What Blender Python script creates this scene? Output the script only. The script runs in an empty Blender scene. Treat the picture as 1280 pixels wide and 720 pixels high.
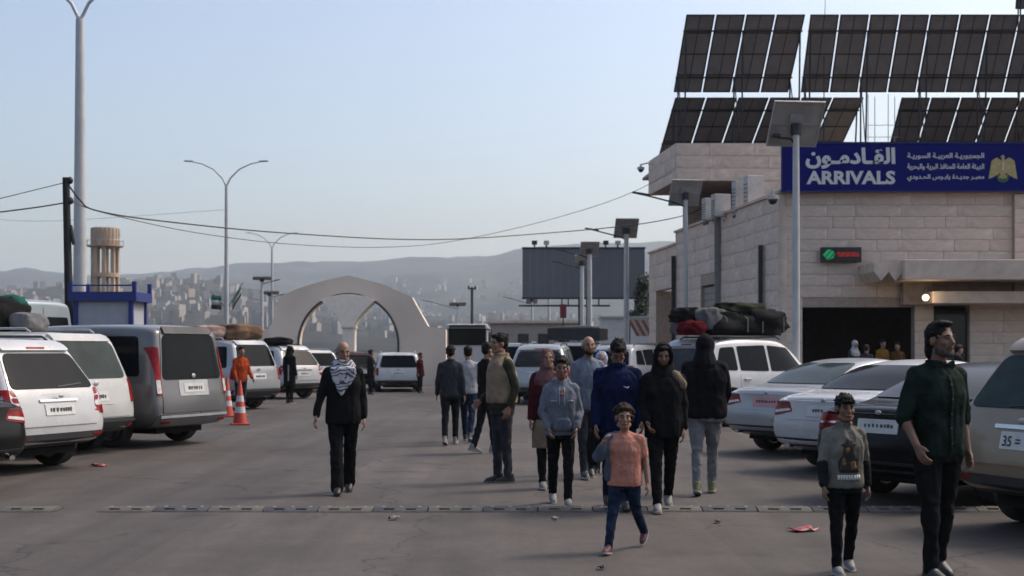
import bpy, bmesh, math, random
from mathutils import Vector, Matrix, noise
from mathutils.bvhtree import BVHTree

random.seed(7)
SC = bpy.context.scene
COL = SC.collection
F = 1600.0      # focal length in photograph pixels (1280 wide)
HZ = 437.0      # horizon row
EYE = 1.62

# ------------------------------------------------------------------ camera
cd = bpy.data.cameras.new('camera')
cam = bpy.data.objects.new('camera', cd)
COL.objects.link(cam)
cam.location = (0, 0, EYE)
cam.rotation_euler = (math.pi/2, 0, 0)
cd.sensor_width = 36
cd.lens = F/1280*36
cd.shift_y = (HZ-360)/1280
cd.clip_start = .1
cd.clip_end = 30000
cd.dof.use_dof = True
cd.dof.focus_distance = 13.0
cd.dof.aperture_fstop = 2.8
SC.camera = cam

# ------------------------------------------------------------------ sky and sun
SUN_EL, SUN_AZ = 50.0, 66.0        # azimuth clockwise from +Y: to the right, beyond the building
w = bpy.data.worlds.new('World'); SC.world = w; w.use_nodes = True
nt = w.node_tree; bg = nt.nodes['Background']
sky = nt.nodes.new('ShaderNodeTexSky'); sky.sky_type = 'NISHITA'; sky.sun_disc = False
sky.sun_elevation = math.radians(SUN_EL); sky.sun_rotation = math.radians(SUN_AZ)
sky.air_density = 1.0; sky.dust_density = 4.6; sky.ozone_density = 1.0; sky.altitude = 0
nt.links.new(sky.outputs[0], bg.inputs[0]); bg.inputs[1].default_value = .15
ld = bpy.data.lights.new('sun', 'SUN'); sun = bpy.data.objects.new('sun', ld); COL.objects.link(sun)
ld.energy = 1.5; ld.angle = math.radians(13); ld.color = (1, .91, .79)
_a, _e = math.radians(SUN_AZ), math.radians(SUN_EL)
_d = Vector((math.sin(_a)*math.cos(_e), math.cos(_a)*math.cos(_e), math.sin(_e)))
sun.rotation_euler = _d.to_track_quat('Z', 'Y').to_euler()
sun.location = (0, 0, 60)
VS = SC.view_settings
VS.view_transform = 'Standard'; VS.look = 'None'; VS.gamma = 1; VS.exposure = 0.52
VS.use_curve_mapping = False
SC.cycles.max_bounces = 6; SC.cycles.diffuse_bounces = 3; SC.cycles.glossy_bounces = 3; SC.cycles.volume_bounces = 3
SC.cycles.caustics_reflective = False; SC.cycles.caustics_refractive = False

# ------------------------------------------------------------------ placing
def gx(px, D): return (px-640)*D/F
def gz(py, D): return EYE+(HZ-py)*D/F
def gd(fy): return F*EYE/(fy-HZ)
def P(px, py, D): return Vector((gx(px, D), D, gz(py, D)))

# ------------------------------------------------------------------ materials
MATS = {}
def mat(name, col, rough=.6, metal=0., var=.12, scale=6., bump=0., bscale=40., coat=0., spec=.5, emit=None, estr=0., dirt=None, stretch=None):
    if name in MATS: return MATS[name]
    m = bpy.data.materials.new(name); m.use_nodes = True; MATS[name] = m
    t = m.node_tree; b = t.nodes['Principled BSDF']; L = t.links.new
    b.inputs['Base Color'].default_value = (*col, 1); b.inputs['Roughness'].default_value = rough
    b.inputs['Metallic'].default_value = metal; b.inputs['Specular IOR Level'].default_value = spec
    if coat: b.inputs['Coat Weight'].default_value = coat; b.inputs['Coat Roughness'].default_value = .06
    if emit: b.inputs['Emission Color'].default_value = (*emit, 1); b.inputs['Emission Strength'].default_value = estr
    tc = t.nodes.new('ShaderNodeTexCoord'); src = tc.outputs['Object']
    if stretch:
        mp = t.nodes.new('ShaderNodeMapping'); mp.inputs['Scale'].default_value = stretch
        L(src, mp.inputs[0]); src = mp.outputs[0]
    if var:
        n = t.nodes.new('ShaderNodeTexNoise'); n.inputs['Scale'].default_value = scale; n.inputs['Detail'].default_value = 6
        L(src, n.inputs['Vector'])
        oi = t.nodes.new('ShaderNodeObjectInfo')
        mr = t.nodes.new('ShaderNodeMapRange'); mr.inputs['From Min'].default_value = .3; mr.inputs['From Max'].default_value = .7
        mr.inputs['To Min'].default_value = 1-var; mr.inputs['To Max'].default_value = 1+var
        L(n.outputs['Fac'], mr.inputs['Value'])
        mx = t.nodes.new('ShaderNodeVectorMath'); mx.operation = 'SCALE'; mx.inputs[0].default_value = col
        L(mr.outputs[0], mx.inputs['Scale'])
        out = mx.outputs[0]
        if dirt:
            n2 = t.nodes.new('ShaderNodeTexNoise'); n2.inputs['Scale'].default_value = scale*.37; n2.inputs['Detail'].default_value = 8
            L(src, n2.inputs['Vector'])
            r2 = t.nodes.new('ShaderNodeMapRange'); r2.inputs['From Min'].default_value = .48; r2.inputs['From Max'].default_value = .75
            r2.inputs['To Max'].default_value = dirt[1]
            L(n2.outputs['Fac'], r2.inputs['Value'])
            mm = t.nodes.new('ShaderNodeMix'); mm.data_type = 'RGBA'
            L(r2.outputs[0], mm.inputs['Factor']); L(out, mm.inputs['A']); mm.inputs['B'].default_value = (*dirt[0], 1)
            out = mm.outputs['Result']
        L(out, b.inputs['Base Color'])
        rr = t.nodes.new('ShaderNodeMapRange'); rr.inputs['To Min'].default_value = max(.02, rough-.08); rr.inputs['To Max'].default_value = min(1, rough+.1)
        L(n.outputs['Fac'], rr.inputs['Value']); L(rr.outputs[0], b.inputs['Roughness'])
    if bump:
        nb = t.nodes.new('ShaderNodeTexNoise'); nb.inputs['Scale'].default_value = bscale; nb.inputs['Detail'].default_value = 5
        L(src, nb.inputs['Vector'])
        bp = t.nodes.new('ShaderNodeBump'); bp.inputs['Strength'].default_value = bump; bp.inputs['Distance'].default_value = .02
        L(nb.outputs['Fac'], bp.inputs['Height']); L(bp.outputs[0], b.inputs['Normal'])
    return m

def cloth(name, col, var=.22, scale=9, bump=.5, bs=22): return mat('cloth_'+name, col, .88, var=var, scale=scale, bump=bump, bscale=bs, spec=.06)
DUST = (.22, .19, .16)
def paint(name, col, rough=.28, dirt=.12, metal=0., coat=.5, spec=.5): return mat('paint_'+name, col, rough, metal, var=.06, scale=2.5, coat=coat, spec=spec, dirt=(DUST, dirt))

RUBBER = mat('rubber', (.018, .018, .019), .85, var=.25, dirt=((.09, .08, .07), .5), bump=.3)
RIM = mat('alloy', (.32, .32, .33), .35, .8, dirt=((.07, .06, .05), .6))
GLASS = mat('car_glass', (.006, .008, .010), .05, var=.2, scale=3, spec=.07)
GLASSG = mat('car_glass_green', (.018, .030, .029), .07, var=.4, scale=3, spec=.14)
GLASSD = mat('car_glass_dusty', (.008, .009, .010), .12, var=.3, scale=4, spec=.25, dirt=((.07, .067, .064), .5))
BLACKP = mat('black_plastic', (.022, .022, .023), .6, var=.2, dirt=((.08, .07, .06), .35))
CHROME = mat('chrome', (.55, .55, .56), .15, 1., var=.05)
REDL = mat('tail_red', (.20, .006, .007), .18, var=.35, scale=14, spec=.25)
WHITEL = mat('lens_white', (.5, .48, .46), .15, var=.2, scale=20, coat=.6)
PLATE = mat('plate_white', (.52, .52, .5), .45, var=.1, dirt=(DUST, .4))
PLATEP = mat('plate_pink', (.5, .24, .25), .45, var=.1, dirt=(DUST, .3))
INK = mat('plate_ink', (.07, .07, .075), .6, var=.1)
WELL = mat('wheel_well', (.008, .008, .008), .95, var=.1)
STEEL = mat('galvanised_steel', (.38, .39, .4), .5, .5, var=.12, scale=4)
WHITEPOLE = mat('pale_pole_paint', (.46, .46, .46), .5, .1, var=.08, scale=3, dirt=((.22, .2, .18), .4))
DARKMETAL = mat('dark_metal', (.03, .03, .033), .5, .4, var=.2)

# ------------------------------------------------------------------ mesh builder
class MB:
    def __init__(s): s.v = []; s.f = []; s.mi = []; s.m = 0
    def add(s, vs, fs, M=None):
        o = len(s.v)
        s.v += [tuple(M @ Vector(v)) if M else tuple(v) for v in vs]
        s.f += [tuple(i+o for i in f) for f in fs]; s.mi += [s.m]*len(fs); return s
    def box(s, c, d, M=None, taper=1.):
        x, y, z = d[0]/2, d[1]/2, d[2]/2; t = taper
        vs = [(c[0]+i*x*(t if k > 0 else 1), c[1]+j*y*(t if k > 0 else 1), c[2]+k*z) for k in (-1, 1) for j in (-1, 1) for i in (-1, 1)]
        return s.add(vs, [(0, 2, 3, 1), (4, 5, 7, 6), (0, 1, 5, 4), (2, 6, 7, 3), (0, 4, 6, 2), (1, 3, 7, 5)], M)
    def tube(s, pts, rad, n=10, M=None, caps=True, sq=1.):
        pts = [Vector(p) for p in pts]
        if not isinstance(rad, (list, tuple)): rad = [rad]*len(pts)
        vs = []; up = None
        for i, p in enumerate(pts):
            d = (pts[min(i+1, len(pts)-1)]-pts[max(i-1, 0)])
            d = d.normalized() if d.length > 1e-9 else Vector((0, 0, 1))
            if up is None:
                up = Vector((0, 0, 1)) if abs(d.z) < .9 else Vector((0, 1, 0))
            a = d.cross(up)
            if a.length < 1e-5: a = d.orthogonal()
            a.normalize(); b = a.cross(d).normalized(); up = b
            for k in range(n):
                t = 2*math.pi*k/n
                vs.append(p+(a*math.cos(t)+b*math.sin(t)*sq)*rad[i])
        fs = [(i*n+k, i*n+(k+1) % n, (i+1)*n+(k+1) % n, (i+1)*n+k) for i in range(len(pts)-1) for k in range(n)]
        if caps: fs += [tuple(range(n-1, -1, -1)), tuple((len(pts)-1)*n+k for k in range(n))]
        return s.add(vs, fs, M)
    def cap(s, p0, p1, r0, r1, n=12, M=None):
        p0, p1 = Vector(p0), Vector(p1); d = (p1-p0)
        d = d.normalized() if d.length > 1e-6 else Vector((0, 0, 1))
        pts = []; rad = []
        for t in (-.98, -.8, -.45, 0): pts.append(p0+d*r0*t); rad.append(r0*math.sqrt(1-t*t))
        for t in (0, .45, .8, .98): pts.append(p1+d*r1*t); rad.append(r1*math.sqrt(1-t*t))
        return s.tube(pts, rad, n, M)
    def ell(s, c, r, M=None, n=14, k=9):
        c = Vector(c); vs = []
        for i in range(1, k):
            ph = math.pi*i/k
            for j in range(n):
                th = 2*math.pi*j/n
                vs.append((c.x+r[0]*math.sin(ph)*math.cos(th), c.y+r[1]*math.sin(ph)*math.sin(th), c.z+r[2]*math.cos(ph)))
        vs += [(c.x, c.y, c.z+r[2]), (c.x, c.y, c.z-r[2])]; a = len(vs)-2
        fs = [(i*n+j, (i+1)*n+j, (i+1)*n+(j+1) % n, i*n+(j+1) % n) for i in range(k-2) for j in range(n)]
        fs += [(a, j, (j+1) % n) for j in range(n)]+[(a+1, (k-2)*n+(j+1) % n, (k-2)*n+j) for j in range(n)]
        return s.add(vs, fs, M)
    def rings(s, rs, n=18, M=None):
        """rs: (cx, cy, z, rx, ry): closed stack of ellipses"""
        vs = []
        for (cx, cy, z, rx, ry) in rs:
            for j in range(n):
                t = 2*math.pi*j/n; ct, st = math.cos(t), math.sin(t)
                e = .82
                vs.append((cx+rx*math.copysign(abs(ct)**e, ct), cy+ry*math.copysign(abs(st)**e, st), z))
        fs = [(i*n+j, i*n+(j+1) % n, (i+1)*n+(j+1) % n, (i+1)*n+j) for i in range(len(rs)-1) for j in range(n)]
        fs += [tuple(range(n-1, -1, -1)), tuple((len(rs)-1)*n+j for j in range(n))]
        return s.add(vs, fs, M)
    def prism(s, pts, d0, d1, ax='y', M=None):
        """2D outline extruded along an axis; pts are (x,z) for y, (x,y) for z, (y,z) for x"""
        def mk(p, d): return {'y': (p[0], d, p[1]), 'z': (p[0], p[1], d), 'x': (d, p[0], p[1])}[ax]
        n = len(pts); vs = [mk(p, d0) for p in pts]+[mk(p, d1) for p in pts]
        fs = [tuple(range(n)), tuple(range(2*n-1, n-1, -1))]+[(i, i+n, (i+1) % n+n, (i+1) % n) for i in range(n)]
        return s.add(vs, fs, M)
    def lathe(s, prof, n=24, M=None, ax='z'):
        vs = []
        for (r, h) in prof:
            for k in range(n):
                t = 2*math.pi*k/n
                vs.append((r*math.cos(t), r*math.sin(t), h) if ax == 'z' else (r*math.cos(t), h, r*math.sin(t)))
        m = len(prof)
        fs = [(i*n+k, i*n+(k+1) % n, (i+1)*n+(k+1) % n, (i+1)*n+k) for i in range(m-1) for k in range(n)]
        fs += [tuple(range(n-1, -1, -1)), tuple((m-1)*n+k for k in range(n))]
        return s.add(vs, fs, M)
    def mesh(s, name, fix=True):
        me = bpy.data.meshes.new(name); me.from_pydata(s.v, [], s.f)
        if any(s.mi): me.polygons.foreach_set('material_index', s.mi)
        if fix:
            b = bmesh.new(); b.from_mesh(me); bmesh.ops.recalc_face_normals(b, faces=b.faces); b.to_mesh(me); b.free()
        return me
    def build(s, name, m, parent=None, smooth=False, bevel=0., fix=True):
        return link(name, s.mesh(name, fix), m, parent, smooth, bevel)

def link(name, me, m, parent=None, smooth=False, bevel=0.):
    o = bpy.data.objects.new(name, me); COL.objects.link(o)
    if m is not None:
        ms = m if isinstance(m, (list, tuple)) else [m]
        if not me.materials:
            for q in ms: me.materials.append(q)
    if smooth: shade(me, smooth)
    if bevel:
        b = o.modifiers.new('bevel', 'BEVEL'); b.width = bevel; b.segments = 2; b.limit_method = 'ANGLE'
    if parent: o.parent = parent
    return o

def shade(me, ang=None):
    me.polygons.foreach_set('use_smooth', [True]*len(me.polygons))
    if ang is not None and ang is not True:
        try: me.set_sharp_from_angle(angle=math.radians(ang))
        except Exception: pass

def tag(o, label, cat, group=None):
    o['label'] = label; o['category'] = cat
    if group: o['group'] = group
    return o
def struct(o, kind='structure'): o['kind'] = kind; return o
def empty(name, loc=(0, 0, 0), rz=0., label=None, cat=None, group=None):
    o = bpy.data.objects.new(name, None); COL.objects.link(o); o.empty_display_size = .3
    o.location = loc; o.rotation_euler = (0, 0, rz)
    if label: tag(o, label, cat, group)
    return o
def copy_tree(o, parent=None):
    c = o.copy(); COL.objects.link(c); c.parent = parent
    for ch in list(o.children): copy_tree(ch, c)
    return c

# temporary scene for evaluating modifiers quickly
TMP = bpy.data.scenes.new('tmp')
def tmp_dg():
    TMP.view_layers[0].update(); dg = TMP.view_layers[0].depsgraph
    if dg is None:
        with bpy.context.temp_override(scene=TMP, view_layer=TMP.view_layers[0]): dg = bpy.context.evaluated_depsgraph_get()
    dg.update(); return dg
def evaluated(me, mods, mats=()):
    o = bpy.data.objects.new('tmp', me); TMP.collection.objects.link(o)
    for q in mats: me.materials.append(q)
    extra = mods(o) or []
    dg = tmp_dg()
    r = bpy.data.meshes.new_from_object(o.evaluated_get(dg), preserve_all_data_layers=False, depsgraph=dg)
    for e in [o]+extra: bpy.data.objects.remove(e)
    return r
def remesh(mb, voxel, it=4, fold=0., ffreq=9., seed=0., fz=.45):
    def md(o):
        m = o.modifiers.new('r', 'REMESH'); m.mode = 'VOXEL'; m.voxel_size = voxel
        if it: q = o.modifiers.new('s', 'SMOOTH'); q.factor = .5; q.iterations = it
    me = evaluated(mb.mesh('t'), md)
    if fold:
        co = []
        for v in me.vertices:
            p = v.co; q = Vector((p.x*ffreq+seed, p.y*ffreq, p.z*ffreq*fz+seed*1.7))
            n1 = noise.noise(q); n2 = noise.noise(q*2.3)
            d = fold*(1.3*(.5-abs(n1)*2)+.5*n2)
            co.append(p+v.normal*d)
        for v, c in zip(me.vertices, co): v.co = c
    shade(me)
    return me

def text_mesh(body, size=1., ext=.0, bold=0., spacing=1.):
    cu = bpy.data.curves.new('t', 'FONT'); cu.body = body; cu.size = size; cu.extrude = ext; cu.offset = bold; cu.space_character = spacing
    cu.resolution_u = 3
    o = bpy.data.objects.new('t', cu); TMP.collection.objects.link(o)
    dg = tmp_dg()
    me = bpy.data.meshes.new_from_object(o.evaluated_get(dg)); bpy.data.objects.remove(o); me.materials.clear()
    return me
def fit_mesh(me, x0, x1, z0, z1, y=0., depth=.01):
    """text mesh (xy plane) fitted to a rectangle in a vertical xz plane facing -y"""
    xs = [v.co.x for v in me.vertices]; ys = [v.co.y for v in me.vertices]; zs = [v.co.z for v in me.vertices]
    a, b, c, d = min(xs), max(xs), min(ys), max(ys); e, g = min(zs), max(zs)
    for v in me.vertices:
        v.co = ((v.co.x-a)/(b-a)*(x1-x0)+x0, y-((v.co.z-e)/(g-e) if g > e else 1)*depth, (v.co.y-c)/(d-c)*(z1-z0)+z0)
    return me
# ------------------------------------------------------------------ setting: ground, hills, air
def node_mat(name, fn):
    m = bpy.data.materials.new(name); m.use_nodes = True; fn(m.node_tree, m.node_tree.nodes['Principled BSDF'], m.node_tree.links.new); return m
def asphalt(t, b, L):
    N = t.nodes.new; tc = N('ShaderNodeTexCoord')
    def nz(sc, det=8, rough=.6, vec=None):
        n = N('ShaderNodeTexNoise'); n.inputs['Scale'].default_value = sc; n.inputs['Detail'].default_value = det; n.inputs['Roughness'].default_value = rough
        L(vec or tc.outputs['Object'], n.inputs['Vector']); return n.outputs['Fac']
    def mr(v, a, bb, c, d):
        r = N('ShaderNodeMapRange'); r.inputs[1].default_value = a; r.inputs[2].default_value = bb; r.inputs[3].default_value = c; r.inputs[4].default_value = d; L(v, r.inputs[0]); return r.outputs[0]
    def mul(a, c):
        m = N('ShaderNodeMath'); m.operation = 'MULTIPLY'; L(a, m.inputs[0])
        if isinstance(c, (int, float)): m.inputs[1].default_value = c
        else: L(c, m.inputs[1])
        return m.outputs[0]
    mp = N('ShaderNodeMapping'); mp.inputs['Scale'].default_value = (1.6, .35, 1); mp.inputs['Rotation'].default_value = (0, 0, -.11); L(tc.outputs['Object'], mp.inputs[0])
    base = mul(mul(mr(nz(.22, 8), .3, .7, .72, 1.25), mr(nz(2.1, 9, .7), .25, .75, .80, 1.2)), mr(nz(60, 4, .8), .25, .75, .68, 1.32))
    base = mul(base, mr(nz(.9, 6, .6, mp.outputs[0]), .3, .72, .82, 1.16))
    v = N('ShaderNodeTexVoronoi'); v.feature = 'DISTANCE_TO_EDGE'; v.inputs['Scale'].default_value = .22
    dn = N('ShaderNodeTexNoise'); dn.inputs['Scale'].default_value = 1.4; dn.inputs['Detail'].default_value = 6; L(tc.outputs['Object'], dn.inputs['Vector'])
    ad = N('ShaderNodeVectorMath'); ad.operation = 'MULTIPLY_ADD'; L(dn.outputs['Color'], ad.inputs[0]); ad.inputs[1].default_value = (1.3, 1.3, 0); L(tc.outputs['Object'], ad.inputs[2])
    L(ad.outputs[0], v.inputs['Vector'])
    crack = mr(v.outputs['Distance'], .0, .005, .5, 1.)
    base = mul(base, crack)
    # resurfaced patches, each its own tone
    v2 = N('ShaderNodeTexVoronoi'); v2.inputs['Scale'].default_value = .085; v2.distance = 'CHEBYCHEV'; L(mp.outputs[0], v2.inputs['Vector'])
    sx_ = N('ShaderNodeSeparateColor'); L(v2.outputs['Color'], sx_.inputs[0]); base = mul(base, mr(sx_.outputs[0], 0, 1, .80, 1.18))
    # tyre-worn lanes along the road and oil drips
    mp2 = N('ShaderNodeMapping'); mp2.inputs['Scale'].default_value = (2.2, .05, 1); mp2.inputs['Rotation'].default_value = (0, 0, -.11); L(tc.outputs['Object'], mp2.inputs[0])
    base = mul(base, mr(nz(1., 5, .55, mp2.outputs[0]), .35, .68, 1.14, .82))
    v3 = N('ShaderNodeTexVoronoi'); v3.inputs['Scale'].default_value = .7; v3.inputs['Randomness'].default_value = 1.; L(ad.outputs[0], v3.inputs['Vector'])
    base = mul(base, mr(v3.outputs['Distance'], .06, .2, .62, 1.))
    base = mul(base, mr(nz(14, 4, .75), .3, .75, .86, 1.16))
    st = mr(nz(.55, 3, .5), .62, .74, 1., .68); base = mul(base, st)
    vm = N('ShaderNodeVectorMath'); vm.operation = 'SCALE'; vm.inputs[0].default_value = (.069, .0585, .053); L(base, vm.inputs['Scale'])
    L(vm.outputs[0], b.inputs['Base Color']); b.inputs['Roughness'].default_value = .82; b.inputs['Specular IOR Level'].default_value = .35
    bp = N('ShaderNodeBump'); bp.inputs['Strength'].default_value = .5; bp.inputs['Distance'].default_value = .006; L(nz(90, 5, .8), bp.inputs['Height']); L(bp.outputs[0], b.inputs['Normal'])
ASPH = node_mat('asphalt', asphalt)
g = MB()
xs = [-7000, -2000, -600, -200, -60, -20, 20, 60, 200, 600, 2000, 7000]; ys = [-200, -20, 0, 10, 20, 40, 80, 200, 600, 1500, 4000, 8000]
g.add([(x, y, 0) for y in ys for x in xs], [(j*12+i, j*12+i+1, (j+1)*12+i+1, (j+1)*12+i) for j in range(11) for i in range(11)])
struct(g.build('ground', ASPH))

def interp(tab, x):
    if x <= tab[0][0]: return tab[0][1]
    for (a, b), (c, d) in zip(tab, tab[1:]):
        if x <= c: t = (x-a)/(c-a); t = t*t*(3-2*t); return b+(d-b)*t
    return tab[-1][1]
R1 = [(-700, 372), (-200, 362), (0, 360), (60, 357), (110, 362), (160, 355), (215, 348), (260, 352), (310, 362), (360, 374), (450, 388), (600, 396), (700, 404), (900, 410), (2000, 412)]
R2 = [(-700, 345), (-200, 334), (0, 338), (30, 334), (70, 339), (100, 345), (150, 341), (200, 337), (260, 333), (300, 329), (350, 327), (450, 323), (520, 320), (560, 321), (610, 318), (650, 310), (740, 302), (850, 299), (1000, 304), (1300, 325), (2000, 350)]
def hill_z(X, Y, tab, Dr, D0, amp):
    px = 640+F*X/Y; zr = EYE+(HZ-interp(tab, px))*Dr/F
    t = (Y-D0)/(Dr-D0); t = max(0, min(1, t))
    q = noise.fractal(Vector((X*.0030, Y*.0022, Dr)), .75, 2.2, 7)
    h = zr*(t**1.25)*(1+.30*q*(1-t)) + amp*q*t*.3
    h = min(h, zr*1.02+amp*.1) if Y <= Dr else h-(Y-Dr)*.2
    return h
def hills(name, tab, Dr, D0, D1, amp, m):
    mb = MB(); cols = list(range(-700, 2001, 12)); rows = [D0+(D1-D0)*i/60 for i in range(61)]
    for D in rows:
        for p in cols:
            X = (p-640)*D/F; mb.v.append((X, D, hill_z(X, D, tab, Dr, D0, amp)-(3 if D == rows[0] else 0)))
    n = len(cols)
    mb.f = [(j*n+i, j*n+i+1, (j+1)*n+i+1, (j+1)*n+i) for j in range(len(rows)-1) for i in range(n-1)]; mb.mi = [0]*len(mb.f)
    return struct(mb.build(name, m, smooth=True, fix=False))
def hillmat(c1, c2):
    def fn(t, b, L):
        tc = t.nodes.new('ShaderNodeTexCoord'); n = t.nodes.new('ShaderNodeTexNoise'); n.inputs['Scale'].default_value = .006; n.inputs['Detail'].default_value = 12; n.inputs['Roughness'].default_value = .68
        L(tc.outputs['Object'], n.inputs['Vector']); r = t.nodes.new('ShaderNodeValToRGB'); r.color_ramp.elements[0].position = .36; r.color_ramp.elements[1].position = .64
        r.color_ramp.elements[0].color = (*c1, 1); r.color_ramp.elements[1].color = (*c2, 1); L(n.outputs['Fac'], r.inputs[0]); L(r.outputs[0], b.inputs['Base Color']); b.inputs['Roughness'].default_value = .95
        b.inputs['Specular IOR Level'].default_value = .1
    return fn
hills('far_hills', R2, 4200, 1500, 5200, 40, node_mat('far_hill_scrub', hillmat((.010, .018, .022), (.055, .054, .056))))
hills('near_hills', R1, 2000, 650, 2700, 26, node_mat('near_hill_scrub', hillmat((.008, .014, .016), (.045, .042, .04))))

# hillside town
TOWNW = [mat('town_pale', (.31, .275, .245), .9, var=.1, scale=.1), mat('town_tan', (.28, .225, .185), .9, var=.1, scale=.1), mat('town_grey', (.25, .245, .245), .9, var=.1, scale=.1)]
TWIN = mat('town_window', (.17, .16, .155), .4, var=.2)
protos = []
for k, (bw, bd, bh, fl) in enumerate(((12, 11, 13, 4), (9, 10, 19, 6), (15, 11, 10, 3), (8, 8, 8, 2))):
    mb = MB(); mb.box((0, 0, bh/2-6), (bw, bd, bh+12)); mb.box((bw*.2, 1, bh+1.2), (bw*.35, bd*.4, 2.6)); mb.m = 1
    nc = max(2, int(bw/3.2))
    for f_ in range(fl):
        for c in range(nc):
            mb.box(((c+.5)/nc*bw-bw/2, -bd/2-.05, (f_+.5)*bh/fl), (bw/nc*.45, .3, bh/fl*.5))
    protos.append(mb.mesh('apartment_block'))
rt = random.Random(11); towns = []
zones = [(184, 305, 70), (376, 420, 22), (450, 500, 30), (536, 650, 14), (0, 100, 10), (305, 372, 8)]
cnt = 0
for (a, b_, n_) in zones:
    for _ in range(n_):
        D = rt.uniform(980, 1800); p = rt.uniform(a, b_); X = gx(p, D); z = hill_z(X, D, R1, 2000, 650, 26)
        k = rt.randrange(4); me = protos[k]; c = rt.choices((0, 1, 2), (5, 3, 3))[0]
        o = bpy.data.objects.new('apartment_block', me); COL.objects.link(o)
        if not me.materials: me.materials.append(TOWNW[0]); me.materials.append(TWIN)
        o.material_slots[0].link = 'OBJECT'; o.material_slots[0].material = TOWNW[c]
        o.location = (X, D, z); o.rotation_euler = (0, 0, rt.uniform(-.5, .5))
        sc_ = rt.uniform(.4, .72); o.scale = (sc_, sc_, sc_*rt.uniform(.8, 1.15))
        lb_ = ('squat', 'tall narrow', 'long low', 'tiny')[k]+' '+('pale cream', 'tan', 'grey')[c]; tag(o, lb_+' flat-roofed block among the houses on the hazy hillside', 'building', lb_+' houses of the hillside town'); cnt += 1
# everything smaller and farther: one mass
mb = MB()
for _ in range(1500):
    D = rt.uniform(900, 3000); p = rt.uniform(-150, 1000)
    far = D > 1900; tab, Dr, D0, am = (R2, 4200, 1500, 40) if far else (R1, 2000, 650, 26)
    X = gx(p, D)
    if noise.noise(Vector((X*.004, D*.004, 3))) < -.02: continue
    z = max(hill_z(X, D, R2, 4200, 1500, 40), hill_z(X, D, R1, 2000, 650, 26) if D < 2000 else -99)
    w_ = rt.uniform(6, 13); h_ = rt.uniform(5, 11); mb.m = rt.choices((0, 1, 2), (5, 3, 3))[0]
    mb.box((X, D, z+h_/2-2), (w_, w_, h_+4), Matrix.Translation((X, D, 0)) @ Matrix.Rotation(rt.uniform(-.6, .6), 4, 'Z') @ Matrix.Translation((-X, -D, 0)))
o = mb.build('hillside_town', TOWNW, fix=False); struct(o, 'stuff'); tag(o, 'far pale houses scattered as specks over the hazy hills', 'town')

# air: one closed box of thin pale haze
hm = bpy.data.materials.new('haze'); hm.use_nodes = True; t = hm.node_tree; t.nodes.remove(t.nodes['Principled BSDF'])
pv = t.nodes.new('ShaderNodeVolumePrincipled'); pv.inputs['Color'].default_value = (.84, .925, 1, 1); pv.inputs['Density'].default_value = HAZE = 1.4e-4; pv.inputs['Anisotropy'].default_value = .25
t.links.new(pv.outputs[0], t.nodes['Material Output'].inputs['Volume'])
o = MB().box((0, 3700, 248), (16000, 9400, 1300-2)).build('haze', hm); o.location.z = 0
for v in o.data.vertices: v.co.z = 420 if v.co.z > 0 else -560
struct(o, 'stuff'); tag(o, 'thin pale blue haze lying between the road and the hills', 'haze')

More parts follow.
